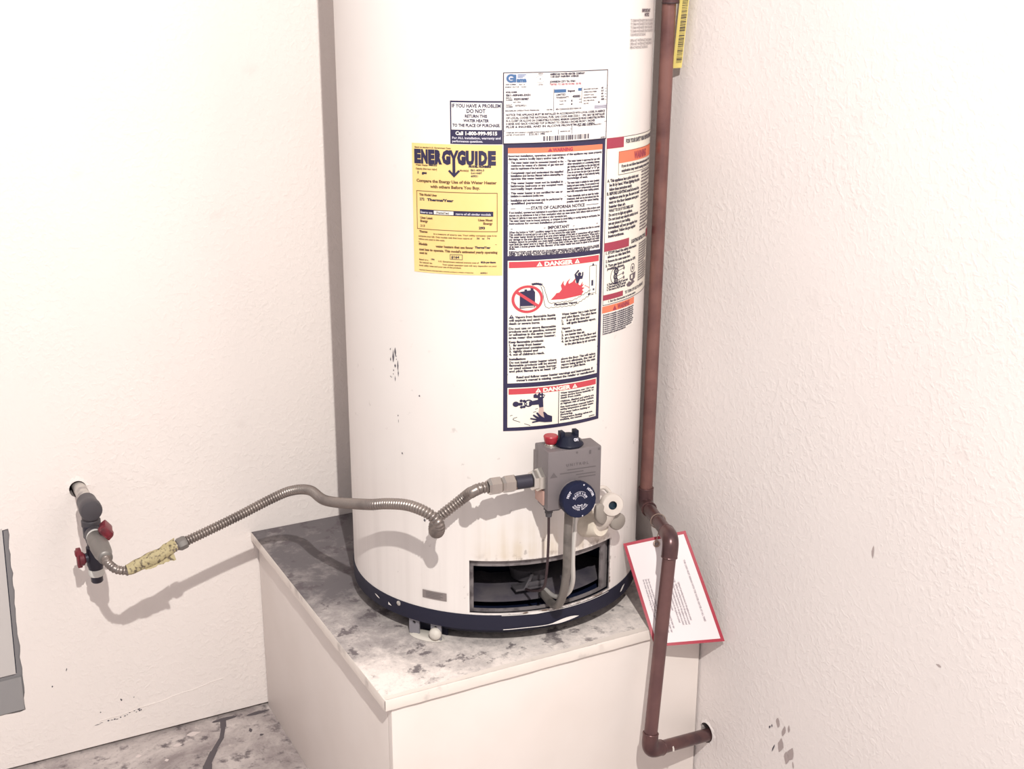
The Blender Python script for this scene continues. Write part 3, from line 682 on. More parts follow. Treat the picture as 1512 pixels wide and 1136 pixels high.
# ---- energy guide (units: photo-like, 135 x 192)
sh = Sheet(on_tank(-2.538, -1.997, 1.1865, .9985, 135, 192, .0007), 135, 192, 8); sh.sheet('label_yellow')
N_ = 'ink_brown'
sh.text('Based on standard U.S. Government Tests', 5, 6.6, 2.2, N_, 56)
for ch, x, w in (('E', 4, 11), ('N', 15.3, 10.6), ('E', 26.5, 10), ('R', 36.8, 11), ('G', 47.6, 13), ('G', 70.2, 12.6), ('U', 82.9, 12), ('I', 95.9, 4), ('D', 101.2, 12.4), ('E', 114.4, 11.4)):
    sh.text(ch, x, 27.4, 18.2, 'navy', w, 'l', .026 if ch == 'I' else .034, 2)
sh.poly([(58.3, 8.2), (62.4, 8.2), (65.5, 16), (68.6, 8.2), (72.7, 8.2), (67.6, 20), (67.6, 41), (72, 36.4), (74.4, 38.4), (65.6, 47.5), (56.8, 38.4), (59.2, 36.4), (63.4, 41), (63.4, 20)], 'navy', 3)
sh.text('Water Heater', 6, 32.6, 2.6, N_, 20); sh.text('40000 BTU', 27, 32, 3, 'ink', 13, 'l', .02); sh.text('Capacity (first hour rating)', 6, 38, 2.6, N_, 34); sh.text('1   gas', 9, 44, 3.4, 'ink', 15, 'l', .02)
sh.text('MODEL NUMBERS', 87, 32.4, 3, 'ink', 32, 'l', .02); sh.text('Model(s)', 74, 38.2, 2.6, N_, 13); sh.text('E61-40N-3', 90, 37.6, 2.8, 'ink', 19); sh.text('G-61-N40T', 90, 41.8, 2.8, 'ink', 16); sh.text('60931', 90, 46.2, 2.8, 'ink', 10)
sh.text('Compare the Energy Use of this Water Heater', 7, 56.2, 4.3, N_, 120, 'l', .012); sh.text('with others Before You Buy.', 66, 64, 4.3, N_, 74, 'c', .012)
sh.frame(6.5, 69, 128, 126.5, .9, N_, 2)
sh.text('This Model Uses', 11, 76.3, 3.2, N_, 28, 'l', .012); sh.text('272', 11.5, 83.2, 3.6, 'ink', 8, 'l', 0); sh.text('Therms/Year', 23.5, 83.4, 3.6, 'ink', 41, 'l', .012)
sh.rect(11.5, 96.5, 122, 104, 'navy', 1); sh.rect(34, 97.6, 64, 102.8, 'label_cream', 2); sh.text('Energy use', 13, 102.2, 3, 'ink_pale', 19, 'l', 0, 3); sh.text('(Therms/Year)', 37.5, 101.6, 2.8, 'ink', 20, 'l', 0, 3); sh.text('range of all similar models', 67.5, 102.2, 3, 'ink_pale', 51, 'l', 0, 3)
sh.text('Uses Least', 12, 110.6, 3.3, N_, 20, 'l', .012); sh.text('Energy', 12, 115.6, 3.3, N_, 12.5, 'l', .012); sh.text('Uses Most', 121, 110.6, 3.3, N_, 21, 'r', .012); sh.text('Energy', 121, 115.6, 3.3, N_, 13.5, 'r', .012)
sh.text('213', 12, 122.6, 3.2, N_, 7.5); sh.text('293', 101, 122.4, 3.4, 'ink', 9, 'l', .012)
sh.text('Therms', 10, 131.4, 3, N_, 13.5, 'l', .02); sh.text('is a measure of energy use. Your utility company uses it to', 33, 133.2, 2.3, N_, 94); sh.text('compute your bill. Only models with first hour ratings of', 8.5, 138, 2.3, N_, 83); sh.text('56   to   74', 98, 137.6, 2.6, 'ink', 19); sh.text('gallons are used in this scale.', 8.5, 142.4, 2.3, N_, 42)
sh.line([(8, 145.4), (127, 145.4)], .6, N_)
sh.text('Models', 9, 150.4, 3.3, N_, 14, 'l', .02); sh.text('water heaters that use fewer', 36, 152.2, 3.4, N_, 57, 'l', .012); sh.text('Therms/Year', 95, 151.4, 3.2, 'ink', 23, 'l', .012)
sh.text("cost less to operate. This model's estimated yearly operating", 9, 158.6, 3.4, N_, 119, 'l', .012); sh.text('cost is:', 9.5, 163.8, 3.2, N_, 13, 'l', .012)
sh.frame(58, 161.5, 77, 169.5, .7, 'ink', 2); sh.text('$164', 60, 167.4, 3.8, 'ink', 12, 'l', .012)
sh.text('Based on a', 9, 173.6, 2.3, N_, 15); sh.text('1994', 28.5, 172.4, 2.6, 'ink', 5.5); sh.text('U.S. Government national average cost of', 40, 174.2, 2.3, N_, 61); sh.text('60.5c per therm', 103.5, 173.2, 2.6, 'ink', 22, 'l', .02)
sh.text('for natural gas.', 9.5, 178, 2.3, N_, 21); sh.text('Your actual operating cost will vary depending on your', 46, 178.8, 2.3, N_, 81); sh.text('local utility rates and your use of the product.', 9, 182.6, 2.3, N_, 66)
sh.text('Important: Removal of this label before consumer purchase is a violation of federal law', 9, 189, 1.6, N_, 84); sh.text('60931', 103, 189.4, 2.2, 'ink', 10)
sh.done('energy_label', wh, 'yellow energy guide label with bold navy heading and down arrow')

# ---- big warning label, navy border (142 x 426.6)
sh = Sheet(on_tank(-1.991, -1.334, 1.1905, .7575, 142, 426.6, .0006), 142, 426.6, 7); sh.sheet('navy')
X0, X1 = 5.5, 136.5
sh.rect(X0, 8, X1, 161, 'label_white', 1); sh.rect(X0, 168, X1, 352, 'label_cream', 1); sh.rect(X0, 359, X1, 421, 'label_cream', 1)
sh.rect(X0, 8, X1, 15.4, 'ink_orange', 2); sh.text('WARNING', 76, 14.2, 5.0, 'ink_darkred', 28, 'c', .02, 3); sh.poly([(55.5, 14.2), (58.8, 9), (62, 14.2)], 'ink_darkred', 3)
sh.text('Incorrect installation, operation, and maintenance of this appliance may cause property', 6, 20.4, 3.1, 'ink', 130, 'l', .012); sh.text('damage, severe bodily injury and/or loss of life.', 6, 24.6, 3.1, 'ink', 72, 'l', .012)
PL = 3.1
def col(x, w, y0, pitch, blocks, gap, h=PL):
    y = y0
    for blk in blocks:
        sh.text('-', x - 3, y, h, 'ink', None, 'l', .012)
        for i, ln in enumerate(blk):
            e = ln.endswith('|'); sh.text(ln.rstrip('|'), x, y, h, 'ink', w * (.62 if e else 1), 'l', .015); y += pitch
        y += gap
col(9, 68, 29.8, 4.05, [('This water heater must be connected (vented) to the', 'outdoors by means of a chimney or gas vent and', 'meet the requirements of the local codes.|'), ('Completely read and understand the supplied', 'Installation and Service Manual before attempting to', 'operate this water heater.|'), ('This water heater must not be installed in', 'bathrooms, bedrooms or any occupied room', 'normally kept closed.|'), ('This water heater is not certified for use or', 'installation in a manufactured (mobile) home.|'), ('Installation and service must only be performed by', 'qualified personnel.|')], 2.1)
col(82.5, 50, 29.8, 4.05, [('This water heater is approved for use with', 'either atmospheric or a condensing chimney', 'gas venting as specified on the rate label only', 'gas. Do not use with "liquefied" or "LP" gas.', 'If you do not know the type of gas in use contact', 'your local gas utility or local authority having', 'knowledge of such.|'), ('This water heater is suitable for water (potable)', 'heating and space heating. Do not connect to any', 'heating system or component(s) previously', 'used with nonpotable water heating systems.'), ('Toxic chemicals, such as used for boiler', 'treatment, shall not be introduced into the', 'potable water used for space heating.')], 2.6)
sh.line([(X0, 86.5), (X1, 86.5)], .9, 'ink')
sh.text('STATE OF CALIFORNIA NOTICE', 72, 95, 4.6, 'ink', 75, 'c', .012); sh.line([(9, 93.4), (34, 93.4)], 1, 'ink'); sh.line([(112, 93.4), (132, 93.4)], 1, 'ink')
sh.para(7, [100, 103.9, 107.8, 111.7, 115.6], 128, ['If not installed, operated and maintained in accordance with the manufacturer\'s instructions this product could', 'expose you to substances in fuel or from combustion which can cause cancer, birth defects which are known to', 'the State of California to cause cancer, birth defects or other reproductive harm.|', 'This water heater must be braced, anchored, or strapped to avoid falling or moving during an earthquake. See', 'instructions for correct installation procedures.|'], PL, last=.6)
sh.line([(X0, 117.5), (X1, 117.5)], .9, 'ink')
sh.text('IMPORTANT', 72, 124, 4.6, 'ink', 30, 'c', .012); sh.line([(9, 122.2), (54, 122.2)], 1, 'ink'); sh.line([(92, 122.2), (132, 122.2)], 1, 'ink')
sh.para(7, [128.2 + i * 3.45 for i in range(7)], 128, ['When the button is "OFF," condition caused by the combustion process may continue but this is a normal', 'This condition is normal and is not a leak. Do not remove the outer jacket.|', 'This water heater should be located in an area where leakage of the tank or connections will not result in', 'any damage to the area adjacent to the water heater or to lower floors of the structure. When such a', 'location cannot be provided, you must install a suitable drain pan under the water heater. Such drain', 'must limit the water level to a depth of 1-3/4 inches (min) of the pan, have a minimum length and width', 'of at least 2 inches greater than the diameter of the water heater and must be piped to an adequate'], PL, last=.7)
sh.text('drain.', 7, 151.8, PL, 'ink', 8, 'l', .012); sh.line([(X0, 153), (X1, 153)], .5, 'ink')
for i in range(3): sh.text(('INSTALLATION AND SERVICE BY QUALIFIED PERSONS ONLY OBSERVE ALL LOCAL CODES', 'REFER TO THE MANUAL FOR CLEARANCES AND TEMPERATURE SETTING BEFORE LIGHTING', 'KEEP THIS LABEL WITH THE HEATER FOR FUTURE REFERENCE')[i], 7, 155.9 + i * 2.4, 2.0, 'ink', (128, 128, 112)[i], 'l', .02)
def danger(y0, y1):
    sh.rect(X0 + 1.5, y0, X1 - 1.5, y1, 'ink_red', 2); cy = (y0 + y1) / 2
    sh.text('DANGER', 73, cy + 3.1, 6.0, 'label_cream', 40, 'c', .02, 3)
    for x in (46.5, 99.5): sh.poly([(x - 4, cy + 3.2), (x, cy - 3.4), (x + 4, cy + 3.2)], 'label_cream', 3); sh.rect(x - .4, cy - 1, x + .4, cy + 1.4, 'ink_red', 4); sh.rect(x - .4, cy + 1.9, x + .4, cy + 2.6, 'ink_red', 4)
danger(169.5, 178.6); danger(360.5, 369.4)
# fuel can in a prohibition ring
cx, cy = 31, 225
sh.poly([(cx - 10, cy - 11), (cx - 4, cy - 12), (cx - 4, cy - 14.5), (cx - .5, cy - 14.5), (cx - .5, cy - 12.5), (cx + 4, cy - 13), (cx + 4, cy - 18), (cx + 7, cy - 18), (cx + 8, cy - 13), (cx + 10, cy - 10), (cx + 10, cy + 13), (cx - 10, cy + 14)], 'navy', 2)
sh.rect(cx - 9, cy + 10.4, cx + 9, cy + 11.2, 'label_cream', 3); sh.rect(cx - 9, cy + 12.2, cx + 9, cy + 12.7, 'label_cream', 3)
sh.ring(cx, cy, 17, 20.6, 'ink_red', 4, 40); sh.poly([(cx - 15.2, cy - 9.2), (cx - 12.8, cy - 12.6), (cx + 15.2, cy + 9.2), (cx + 12.8, cy + 12.6)], 'ink_red', 4)
# spout and vapour trail
sp_ = [(37 + i * 1.25, 203.5 - 1.2 * sin(i / 10 * pi) + i * .12) for i in range(11)]; sh.line(sp_, 2.6, 'navy', 5); [sh.disc(x, y - .9, 1.1, 'navy', 5, 8) for x, y in sp_[::2]]
def wav(p, q, n, amp): return [(p[0] + (q[0] - p[0]) * i / n, p[1] + (q[1] - p[1]) * i / n + amp * (1 if i % 2 else -1)) for i in range(n + 1)]
sh.line([(50, 205), (53, 209), (54.6, 216), (56.5, 222), (59, 231)] + wav((61, 233.5), (95, 232.5), 12, .7) + wav((97, 231.5), (121, 221), 9, .9), .7, 'ink'); sh.line([(48.5, 207), (50.6, 213), (52, 221), (53, 230), (55, 238)] + wav((57, 240), (97, 240), 13, .8) + wav((99, 239), (123, 227), 9, 1), .7, 'ink')
sh.text('Flammable Vapors', 67, 237.4, 3.3, 'ink', 34, 'l', .015)
# flames, figure, heater
sh.poly([(62, 228.5), (68, 222), (70, 219), (74, 218.5), (77.5, 214), (76, 208), (79, 203), (80.5, 201), (79.8, 206), (82, 209.5), (85, 203), (90, 198.5), (87, 204), (87.6, 207), (93, 204.5), (98, 199), (97, 205), (99, 208), (103, 205), (102, 209.5), (105, 211.5), (109, 205.5), (108, 211), (111, 209.5), (107.5, 214.5), (112, 215.5), (108, 218.6), (110.5, 220.8), (107, 226), (98, 227), (80, 229)], 'ink_red', 2)
sh.poly([(96.5, 197.5), (97.3, 200.5), (99, 207.5), (102.2, 206.8), (104, 201.5), (108, 201.8), (109.4, 196), (109.4, 191.5), (107.6, 191.5), (107.2, 197), (100, 196.2), (98.4, 193.6), (103, 189.4), (101.5, 187.2), (95.6, 193.8)], 'navy', 3); sh.disc(103.2, 194, 2.7, 'navy', 4)
sh.frame(119.5, 184, 131.5, 226, .6, 'ink', 2); sh.poly([(123.5, 184), (125.5, 180), (127.5, 184)], 'navy'); sh.rect(123.2, 206, 126.4, 214.5, 'navy'); sh.rect(121.5, 219, 128.5, 222, 'navy'); sh.rect(118, 227, 132, 228.4, 'navy'); sh.rect(118, 225, 122, 227, 'navy')
for i in range(4): sh.line([(112 + i * 2, 213 + i * .9), (113.6 + i * 2, 212.2 + i * 1.4)], 1, 'ink_red', 3)
# instructions
h = 3.5
sh.poly([(6.8, 253.4), (10.4, 247.4), (14, 253.4)], 'navy'); sh.rect(10.1, 249.4, 10.8, 251.4, 'label_cream', 3)
sh.para(15, [253], 54, ['Vapors from flammable liquids'], h); sh.para(7, [257.8, 262.6], 63, ['will explode and catch fire causing', 'death or severe burns.|'], h, last=.65)
sh.para(7, [270, 274.6, 279.2, 283.8], 63, ['Do not use or store flammable', 'products such as gasoline, solvents', 'or adhesives in the same room or', 'area near the water heater.'], h)
sh.text('Keep flammable products:', 7, 290.4, h, 'ink', 46, 'l', .015)
for i, tx in enumerate(('far away from heater', 'in approved containers,', 'tightly closed and', "out of children's reach.")): sh.text('%d.' % (i + 1), 7.4, 295.2 + i * 4.7, h, 'ink', None, 'l', .015); sh.text(tx, 12.5, 295.2 + i * 4.7, h, 'ink', (38, 43, 33, 42)[i], 'l', .015)
xr = 78
sh.para(xr, [253.4, 258.2], 55, ['Water heater has a main burner', 'and pilot flame. The pilot flame'], h)
for i, tx in enumerate(('is on all the time and', 'will ignite flammable vapors.')): sh.text('%d.' % (i + 1), xr, 263 + i * 4.7, h, 'ink', None, 'l', .015); sh.text(tx, xr + 7, 263 + i * 4.7, h, 'ink', (36, 47)[i], 'l', .015)
sh.text('Vapors:', xr, 275, h, 'ink', 13, 'l', .015)
for i, tx in enumerate(('cannot be seen,', 'are heavier than air,', 'go a long way on the floor and', 'can be carried from other rooms')): sh.text('%d.' % (i + 1), xr, 280 + i * 4.9, h, 'ink', None, 'l', .015); sh.text(tx, xr + 5, 280 + i * 4.9, h, 'ink', (26, 31, 50, 51)[i], 'l', .015)
sh.text('to the pilot flame by air currents.', xr + 5, 299.6, h, 'ink', 50, 'l', .015)
sh.line([(X0, 310), (X1, 310)], .9, 'ink'); sh.text('Installation:', 7.5, 316.4, h, 'ink', 22, 'l', .015)
sh.para(7.5, [321.6, 326, 330.5, 335], 64, ['Do not install water heater where', 'flammable products will be stored', 'or used unless the main burner', 'and pilot flames are at least 18"'], h); sh.para(xr, [321.6, 326, 330.5, 335], 55, ['above the floor. This will reduce', 'but not eliminate, the risk of', 'vapors being ignited by the main', 'burner or pilot flame.|'], h)
sh.line([(X0, 338.4), (X1, 338.4)], .9, 'ink'); sh.text('Read and follow water heater warnings and instructions. If', 17, 344.4, h, 'ink', 112, 'l', .015); sh.text("owner's manual is missing, contact the retailer or manufacturer.", 17, 349.2, h, 'ink', 116, 'l', .015)
# scald picture
sh.line([(75.5, 370), (75.5, 421)], 1, 'ink')
def tap(cx, cy, k):
    sh.ring(cx - 6 * k, cy + 1, 3.0 * k, 4.6 * k, 'navy', 3, 20) if k > 1 else sh.disc(cx - 6, cy, 4.2, 'navy', 3)
    sh.rect(cx - 5 * k, cy - 2, cx + 3 * k, cy + 2.4, 'navy', 3)
    for dx, dy in ((1, -5), (5, -4.4), (1.5, 5), (5, 4.6)): sh.disc(cx + dx, cy + dy, 2.1, 'navy', 4, 10)
    sh.disc(cx + 7, cy, 2.2, 'navy', 4, 10); sh.disc(cx + 7, cy, .9, 'label_cream', 5, 8)
tap(22.5, 384.5, 1)
sh.ring(33.5, 384, 3.8, 5.8, 'navy', 3, 24); sh.poly([(34, 381.5), (46, 379.6), (46, 377), (40, 376), (40, 371.5), (43, 369.6), (45, 372.6), (48, 368), (50, 371), (52, 368.6), (53.5, 372), (56, 373), (54.6, 376.6), (53, 378), (53.6, 391.5), (48, 392), (47, 387), (34, 387.5)], 'navy', 4)
sh.disc(49.6, 374.4, 1, 'label_cream', 5, 8); sh.disc(53.6, 374.2, 1, 'label_cream', 5, 8)
sh.poly([(48, 392), (53.5, 391.5), (55, 403), (57, 411), (46, 411), (46.5, 403)], 'skin_ink', 3)
sh.line([(9, 402.5), (46, 393.5)], .9, 'ink'); sh.line([(44, 398), (14, 406.5), (12.8, 408), (14, 409.6), (36, 419.5)], .9, 'ink')
sh.poly([(36, 407), (45, 409.6), (39, 403.6), (40.4, 402), (48, 407.6), (43.6, 400), (45.4, 399), (51, 406), (55, 409), (54, 402.6), (53.2, 399.6), (55.2, 399.2), (59.6, 404.4), (66, 407.5), (66, 416.5), (56, 415.8), (48, 414), (38.5, 415.4), (38.2, 413.4), (45, 412.2), (35.6, 409)], 'navy', 5)
sh.para(78, [374.6, 378.4, 382.2], 54, ['Water temperature over 125 F can', 'cause severe burns instantly or', 'death from scalds.|'], 3.0, last=.6); sh.para(78, [387.4, 391.2], 54, ['Children, disabled and elderly are', 'at highest risk of being scalded.'], 3.0)
sh.para(78, [396.4, 400.2], 54, ['See instruction manual before', 'setting temperature at water heater.'], 3.0); sh.para(78, [405.0, 408.6], 48, ['Feel water before bathing or', 'showering.|'], 3.0, last=.4); sh.para(78, [413.0, 416.6], 52, ['Temperature limiting valves are', 'available, see manual.|'], 3.0, last=.66); sh.text('60932', 124, 419.6, 2.2, 'ink', 10)
sh.done('warning_label', wh, 'tall white warning label with navy border, red DANGER bands and pictures')

# ---- white rating label with barcode (154 x 106)
sh = Sheet(on_tank(-1.994, -1.332, 1.2865, 1.1880, 154, 106, .0016, .0018), 154, 106, 7); sh.sheet('label_white')
sh.frame(0, 0, 154, 106, 1.3, 'ink', 1)
sh.rect(3, 2, 31, 15.6, 'ink_pale', 1); sh.ring(10.5, 8.8, 3.4, 6.2, 'ink_blue', 3, 24, rad(20), rad(335)); sh.rect(9, 8, 16.5, 10.6, 'ink_blue', 3); sh.rect(13.6, 3.4, 17, 14.6, 'ink_blue', 3); sh.text('ama', 17.6, 14.2, 6.2, 'ink_blue', 13, 'l', .03, 3)
for i in range(3): sh.rect(19, 3.4 + i * 1.8, 30 - i * 2, 4.2 + i * 1.8, 'ink_blue', 2)
sh.disc(49, 10.5, .9, 'ink', 2, 10); sh.text('DESIGN', 46, 3.6, 1.7, 'ink_soft', 7); sh.text('LISTED', 46, 19.6, 1.7, 'ink_soft', 7); sh.ring(49, 10.8, 5.4, 5.8, 'ink_soft', 2, 24, rad(20), rad(140)); sh.ring(49, 10.8, 5.4, 5.8, 'ink_soft', 2, 24, rad(200), rad(320))
sh.text('AMERICAN WATER HEATER COMPANY', 62, 5.4, 3.0, 'ink', 52, 'l', .012); sh.text('1100 EAST FAIRVIEW AVENUE', 63, 9, 2.7, 'ink', 41, 'l', .012); sh.text('JOHNSON CITY TN. 37601', 62, 16.4, 2.9, 'ink', 37, 'l', .012); sh.text('TESTED TO 300 PSI WORK 150 PSI', 62, 20.4, 2.7, 'ink_darkred', 46)
sh.text('ANSI NUMBER', 3, 18.6, 1.9, 'ink', 14); sh.text('Z21.10', 20.5, 18.8, 1.9, 'ink', 8); sh.text('ENERGY FACTOR', 3, 22.4, 1.9, 'ink', 18); sh.text('0.54', 24, 22.4, 1.9, 'ink', 6)
sh.line([(0, 24.5), (154, 24.5)], .7, 'ink'); sh.line([(68, 24.5), (68, 59)], .7, 'ink'); sh.line([(109.5, 24.5), (109.5, 49)], .7, 'ink'); sh.line([(0, 52.5), (154, 52.5)], .7, 'ink'); sh.line([(0, 59.5), (154, 59.5)], .7, 'ink')
sh.text('MODEL NUMBER', 3.5, 30, 2, 'ink', 15, 'l', .02); sh.text('E61-40N40-3XH', 4, 35, 3.2, 'ink', 32, 'l', .01); sh.text('SERIAL', 3.5, 38.4, 2, 'ink', 8); sh.text('NUMBER', 3.5, 41.4, 2, 'ink', 9); sh.text('9339105987', 14, 41, 3.2, 'ink', 20, 'l', .012); sh.text('AD 1994', 13, 45, 2, 'ink', 10); sh.text('PRODUCT', 4, 49, 2, 'ink', 8); sh.text('NUMBER', 4, 51.6, 2, 'ink', 9); sh.text('0753921', 16, 50.4, 2.9, 'ink', 14)
sh.rect(68.6, 26.5, 85.5, 31.4, 'ink_blue', 2); sh.text('Input', 88, 30.8, 3.2, 'ink', 11, 'l', .012); sh.rect(103.5, 25.8, 109, 30, 'ink_blue', 2)
sh.text('LIMITED', 71, 36, 3, 'ink', 14); sh.text('WARRANTY', 71, 40.2, 3, 'ink', 19); sh.text('40000', 95, 39.6, 3.6, 'ink', 12, 'l', .012); sh.text('TANK YRS', 76, 45, 1.9, 'ink', 10); sh.text('6', 93, 45.4, 3, 'ink', None, 'l', .02); sh.text('PARTS', 76, 50, 1.9, 'ink', 6); sh.text('6', 93, 50.4, 3, 'ink', None, 'l', .02); sh.rect(105, 42, 109, 43, 'ink'); sh.rect(105, 46.6, 109, 47.6, 'ink')
for i, (tx, w) in enumerate((('RECOVERY RATE GPH', 24), ('OPERATING PRESS.', 22), ('CAPACITY GALS', 17), ('MANIFOLD PRESS.', 22), ('BTU PER HOUR', 18), ('GAS TYPE', 8))):
    sh.text(tx, 112.5, 29 + i * 4.3, 2.0, 'ink', w)
for i, tx in enumerate(('40', '3.5', '40', '4.0', '40000')): sh.text(tx, 142, 28.6 + i * 4.3, 2.6, 'ink', None if i < 4 else 6, 'l', .012); sh.rect(149, 28 + i * 4.3, 152, 28.7 + i * 4.3, 'ink')
sh.text('N', 137, 50, 2.6, 'ink', None, 'l', .02); sh.rect(130.5, 52.8, 153, 59.2, 'ink_pale', 1); [sh.line([(131, 54.4 + i * 1.5), (152.6, 54.4 + i * 1.5)], .5, 'ink', 2) for i in range(3)]
sh.text('MAXIMUM OPERATING PRESSURE', 3, 57.4, 2.1, 'ink', 45); sh.text('150 PSI', 58, 57.4, 2.4, 'ink', 8); sh.text('MIN CLEARANCES SIDE 0 REAR 0 IN', 71, 57.2, 2.4, 'ink', 38)
sh.para(4, [64, 68.6, 73, 77.4, 82], 146, ['NOTICE: THIS APPLIANCE MUST BE INSTALLED IN ACCORDANCE WITH LOCAL CODES, IN ABSENCE', 'OF LOCAL CODES THE NATIONAL FUEL GAS CODE ANSI Z223.1 - 1992. MAY BE INSTALLED', 'IN A CLOSET OR ALCOVE ON COMBUSTIBLE FLOORING. MINIMUM CLEARANCES FROM COMBUSTIBLE MATERIAL', '0 SIDES AND BACK 4 INCHES TOP 24 FRONT TO CEILING 6 INCHES FRONT 1 INCHES.|', 'FLUE 6 INCHES, AND IN ALCOVE FRONT MUST BE OPEN.|'], 3.1, 'ink', .005, .88)
sh.line([(0, 86.5), (95, 86.5), (95, 79), (154, 79)], .7, 'ink'); sh.line([(75, 86.5), (75, 94)], .7, 'ink'); sh.line([(95, 86.5), (95, 94)], .7, 'ink'); sh.line([(0, 94.6), (154, 94.6)], .7, 'ink')
sh.text('COMPLIES WITH ENERGY CONSERVATION STANDARDS OF', 4, 90, 2, 'ink', 62); sh.text('LISTED STANDARDS', 4, 93.4, 2, 'ink', 25); sh.text('Z 21.10.1  1993', 34, 93.4, 2.8, 'ink', 22, 'l', .012); sh.text('MADE IN USA', 78, 90.6, 2, 'ink', 15); sh.text('CERTIFIED UNDER INDUSTRY', 104, 83.4, 1.9, 'ink', 40)
x = 54
while x < 121:
    w = rnd.choice((.7, .7, 1.3, 2.0)); sh.rect(x, 95.6, x + w, 103, 'ink', 2); x += w + rnd.choice((.7, .9, 1.5))
sh.text('60930', 143, 104, 2.0, 'ink', 8)
sh.done('rating_label', wh, 'white rating label with barcode and blue emblem')

# ---- lighting-instruction label on the right flank (73 mm wide per unit x)
sh = Sheet(on_tank(-1.322, -.60, 1.190, .938, 180, 260, .0005), 180, 260, 7); sh.sheet('label_cream')
sh.frame(0, 0, 180, 260, .8, 'ink', 1)
sh.rect(0, 0, 40, 16, 'ink_darkred', 2); sh.text('FOR YOUR SAFETY READ BEFORE OPERATING', 46, 11, 6.5, 'ink', 124, 'l', .015)
sh.rect(28, 22, 165, 40, 'ink_orange', 2); sh.text('WARNING', 98, 37, 11, 'ink_darkred', 52, 'c', .02, 3); sh.frame(28, 22, 165, 58, .7, 'ink', 2)
sh.para(36, [47, 54], 122, ['If you do not follow these instructions exactly, a fire or', 'explosion may result causing property damage.'], 4.4, 'ink', .012)
for i in range(14): sh.text(('A. This appliance has a pilot which must', 'be lit by hand. When lighting the pilot', 'follow these instructions exactly.|', 'B. BEFORE LIGHTING smell all around the', 'appliance area for gas. Be sure to smell', 'next to the floor because some gas is', 'heavier than air.|', 'WHAT TO DO IF YOU SMELL GAS|', 'Do not try to light any appliance.|', 'Do not touch any electric switch; do not', 'use any phone in your building.|', 'Immediately call your gas supplier from', 'a neighbor. Follow the gas supplier', 'instructions.|')[i].rstrip('|'), 8 if i not in (0, 3) else 3, 67 + i * 6.6, 4.6, 'ink', (88, 88, 60, 92, 88, 86, 42, 66, 64, 86, 58, 84, 78, 40)[i], 'l', .015)
for i in range(19): sh.text('operation of this appliance qualified service agency', 104, 62 + i * 5.2, 3.4, 'ink_soft', rnd.choice((40, 62, 68, 66, 55)), 'l', .01)
sh.line([(0, 160), (180, 160)], .7, 'ink'); sh.rect(0, 160.5, 64, 174, 'ink_darkred', 2); sh.text('LIGHTING INSTRUCTIONS', 72, 171, 6, 'ink', 70, 'l', .015); sh.rect(150, 160.5, 180, 174, 'ink_darkred', 2)
for i, (tx, w) in enumerate((('1. STOP! Read the safety information', 88), ('above on this label first.', 62), ('2. Remove the outer access door.', 66), ('3. Turn gas knob clockwise to OFF.', 86), ('position shown.', 44))): sh.text(tx, 4 + (4 if i in (1, 4) else 0), (179, 185, 192, 199, 204)[i], 4.2, 'ink', w, 'l', .015)
for i in range(16): sh.text('pilot burner observed through opening at base of heater', 104, 178 + i * 4.0, 3.0, 'ink_soft', rnd.choice((34, 48, 52, 50)), 'l', .01)
for k, (cx, cy, r) in enumerate(((30, 209, 6), (28, 217, 5), (30, 224, 5))): sh.ring(cx, cy, r * .45, r, 'ink', 2, 16); sh.disc(cx, cy, r * .3, 'ink', 2, 10); sh.line([(cx + r, cy), (cx + 18, cy - 2)], .8, 'ink'); sh.disc(cx + 21, cy - 2, 2.6, 'ink_soft', 2, 8)
sh.ring(30, 216, 13, 14, 'ink', 2, 24, rad(60), rad(270)); sh.ring(80, 212, 6, 7.4, 'ink_soft', 2, 20); sh.disc(80, 212, 3, 'ink_soft', 2, 10); sh.poly([(70, 222), (92, 220), (90, 230), (80, 234), (71, 230)], 'ink_soft'); sh.rect(74, 223, 80, 229, 'label_cream', 3)
for i, w in enumerate((56, 50, 48)): sh.text('4. Turn knob to PILOT and wait', 8, 229 + i * 4.2, 3.4, 'ink', w, 'l', .015)
sh.line([(0, 243.5), (180, 243.5)], .8, 'ink'); sh.rect(0, 243.5, 50, 252, 'ink_darkred', 2); sh.text('TO TURN OFF GAS TO APPLIANCE', 56, 250.5, 5, 'ink', 80, 'l', .01); sh.text('1. Set the thermostat to lowest setting.', 12, 256.6, 3.6, 'ink', 84)
sh.poly([(60, 236), (68, 232), (76, 235), (80, 231), (90, 236), (80, 239), (72, 241), (64, 240)], 'ink_soft', 2)
sh.done('instruction_label', wh, 'cream lighting instruction label with dark red bands on the right flank')
# ---- small orange-banded warning below it
sh = Sheet(on_tank(-1.325, -.962, .9365, .892, 90, 46, .0006), 90, 46, 7); sh.sheet('label_white')
sh.rect(0, 0, 90, 11, 'ink_orange', 1); sh.text('WARNING', 54, 9.6, 8, 'ink_darkred', 36, 'c', .02, 2); sh.poly([(24, 10), (29, 2), (34, 10)], 'ink_darkred', 2)
for i in range(10): sh.text('Do not store or use gasoline or other flammable vapors and liquids near this', 2, 15.2 + i * 3.4, 2.6, 'ink', (86, 84, 86, 85, 86, 82, 86, 84, 80, 60)[i], 'l', .015)
sh.done('caution_label', wh, 'small orange banded WARNING label below the instruction label')
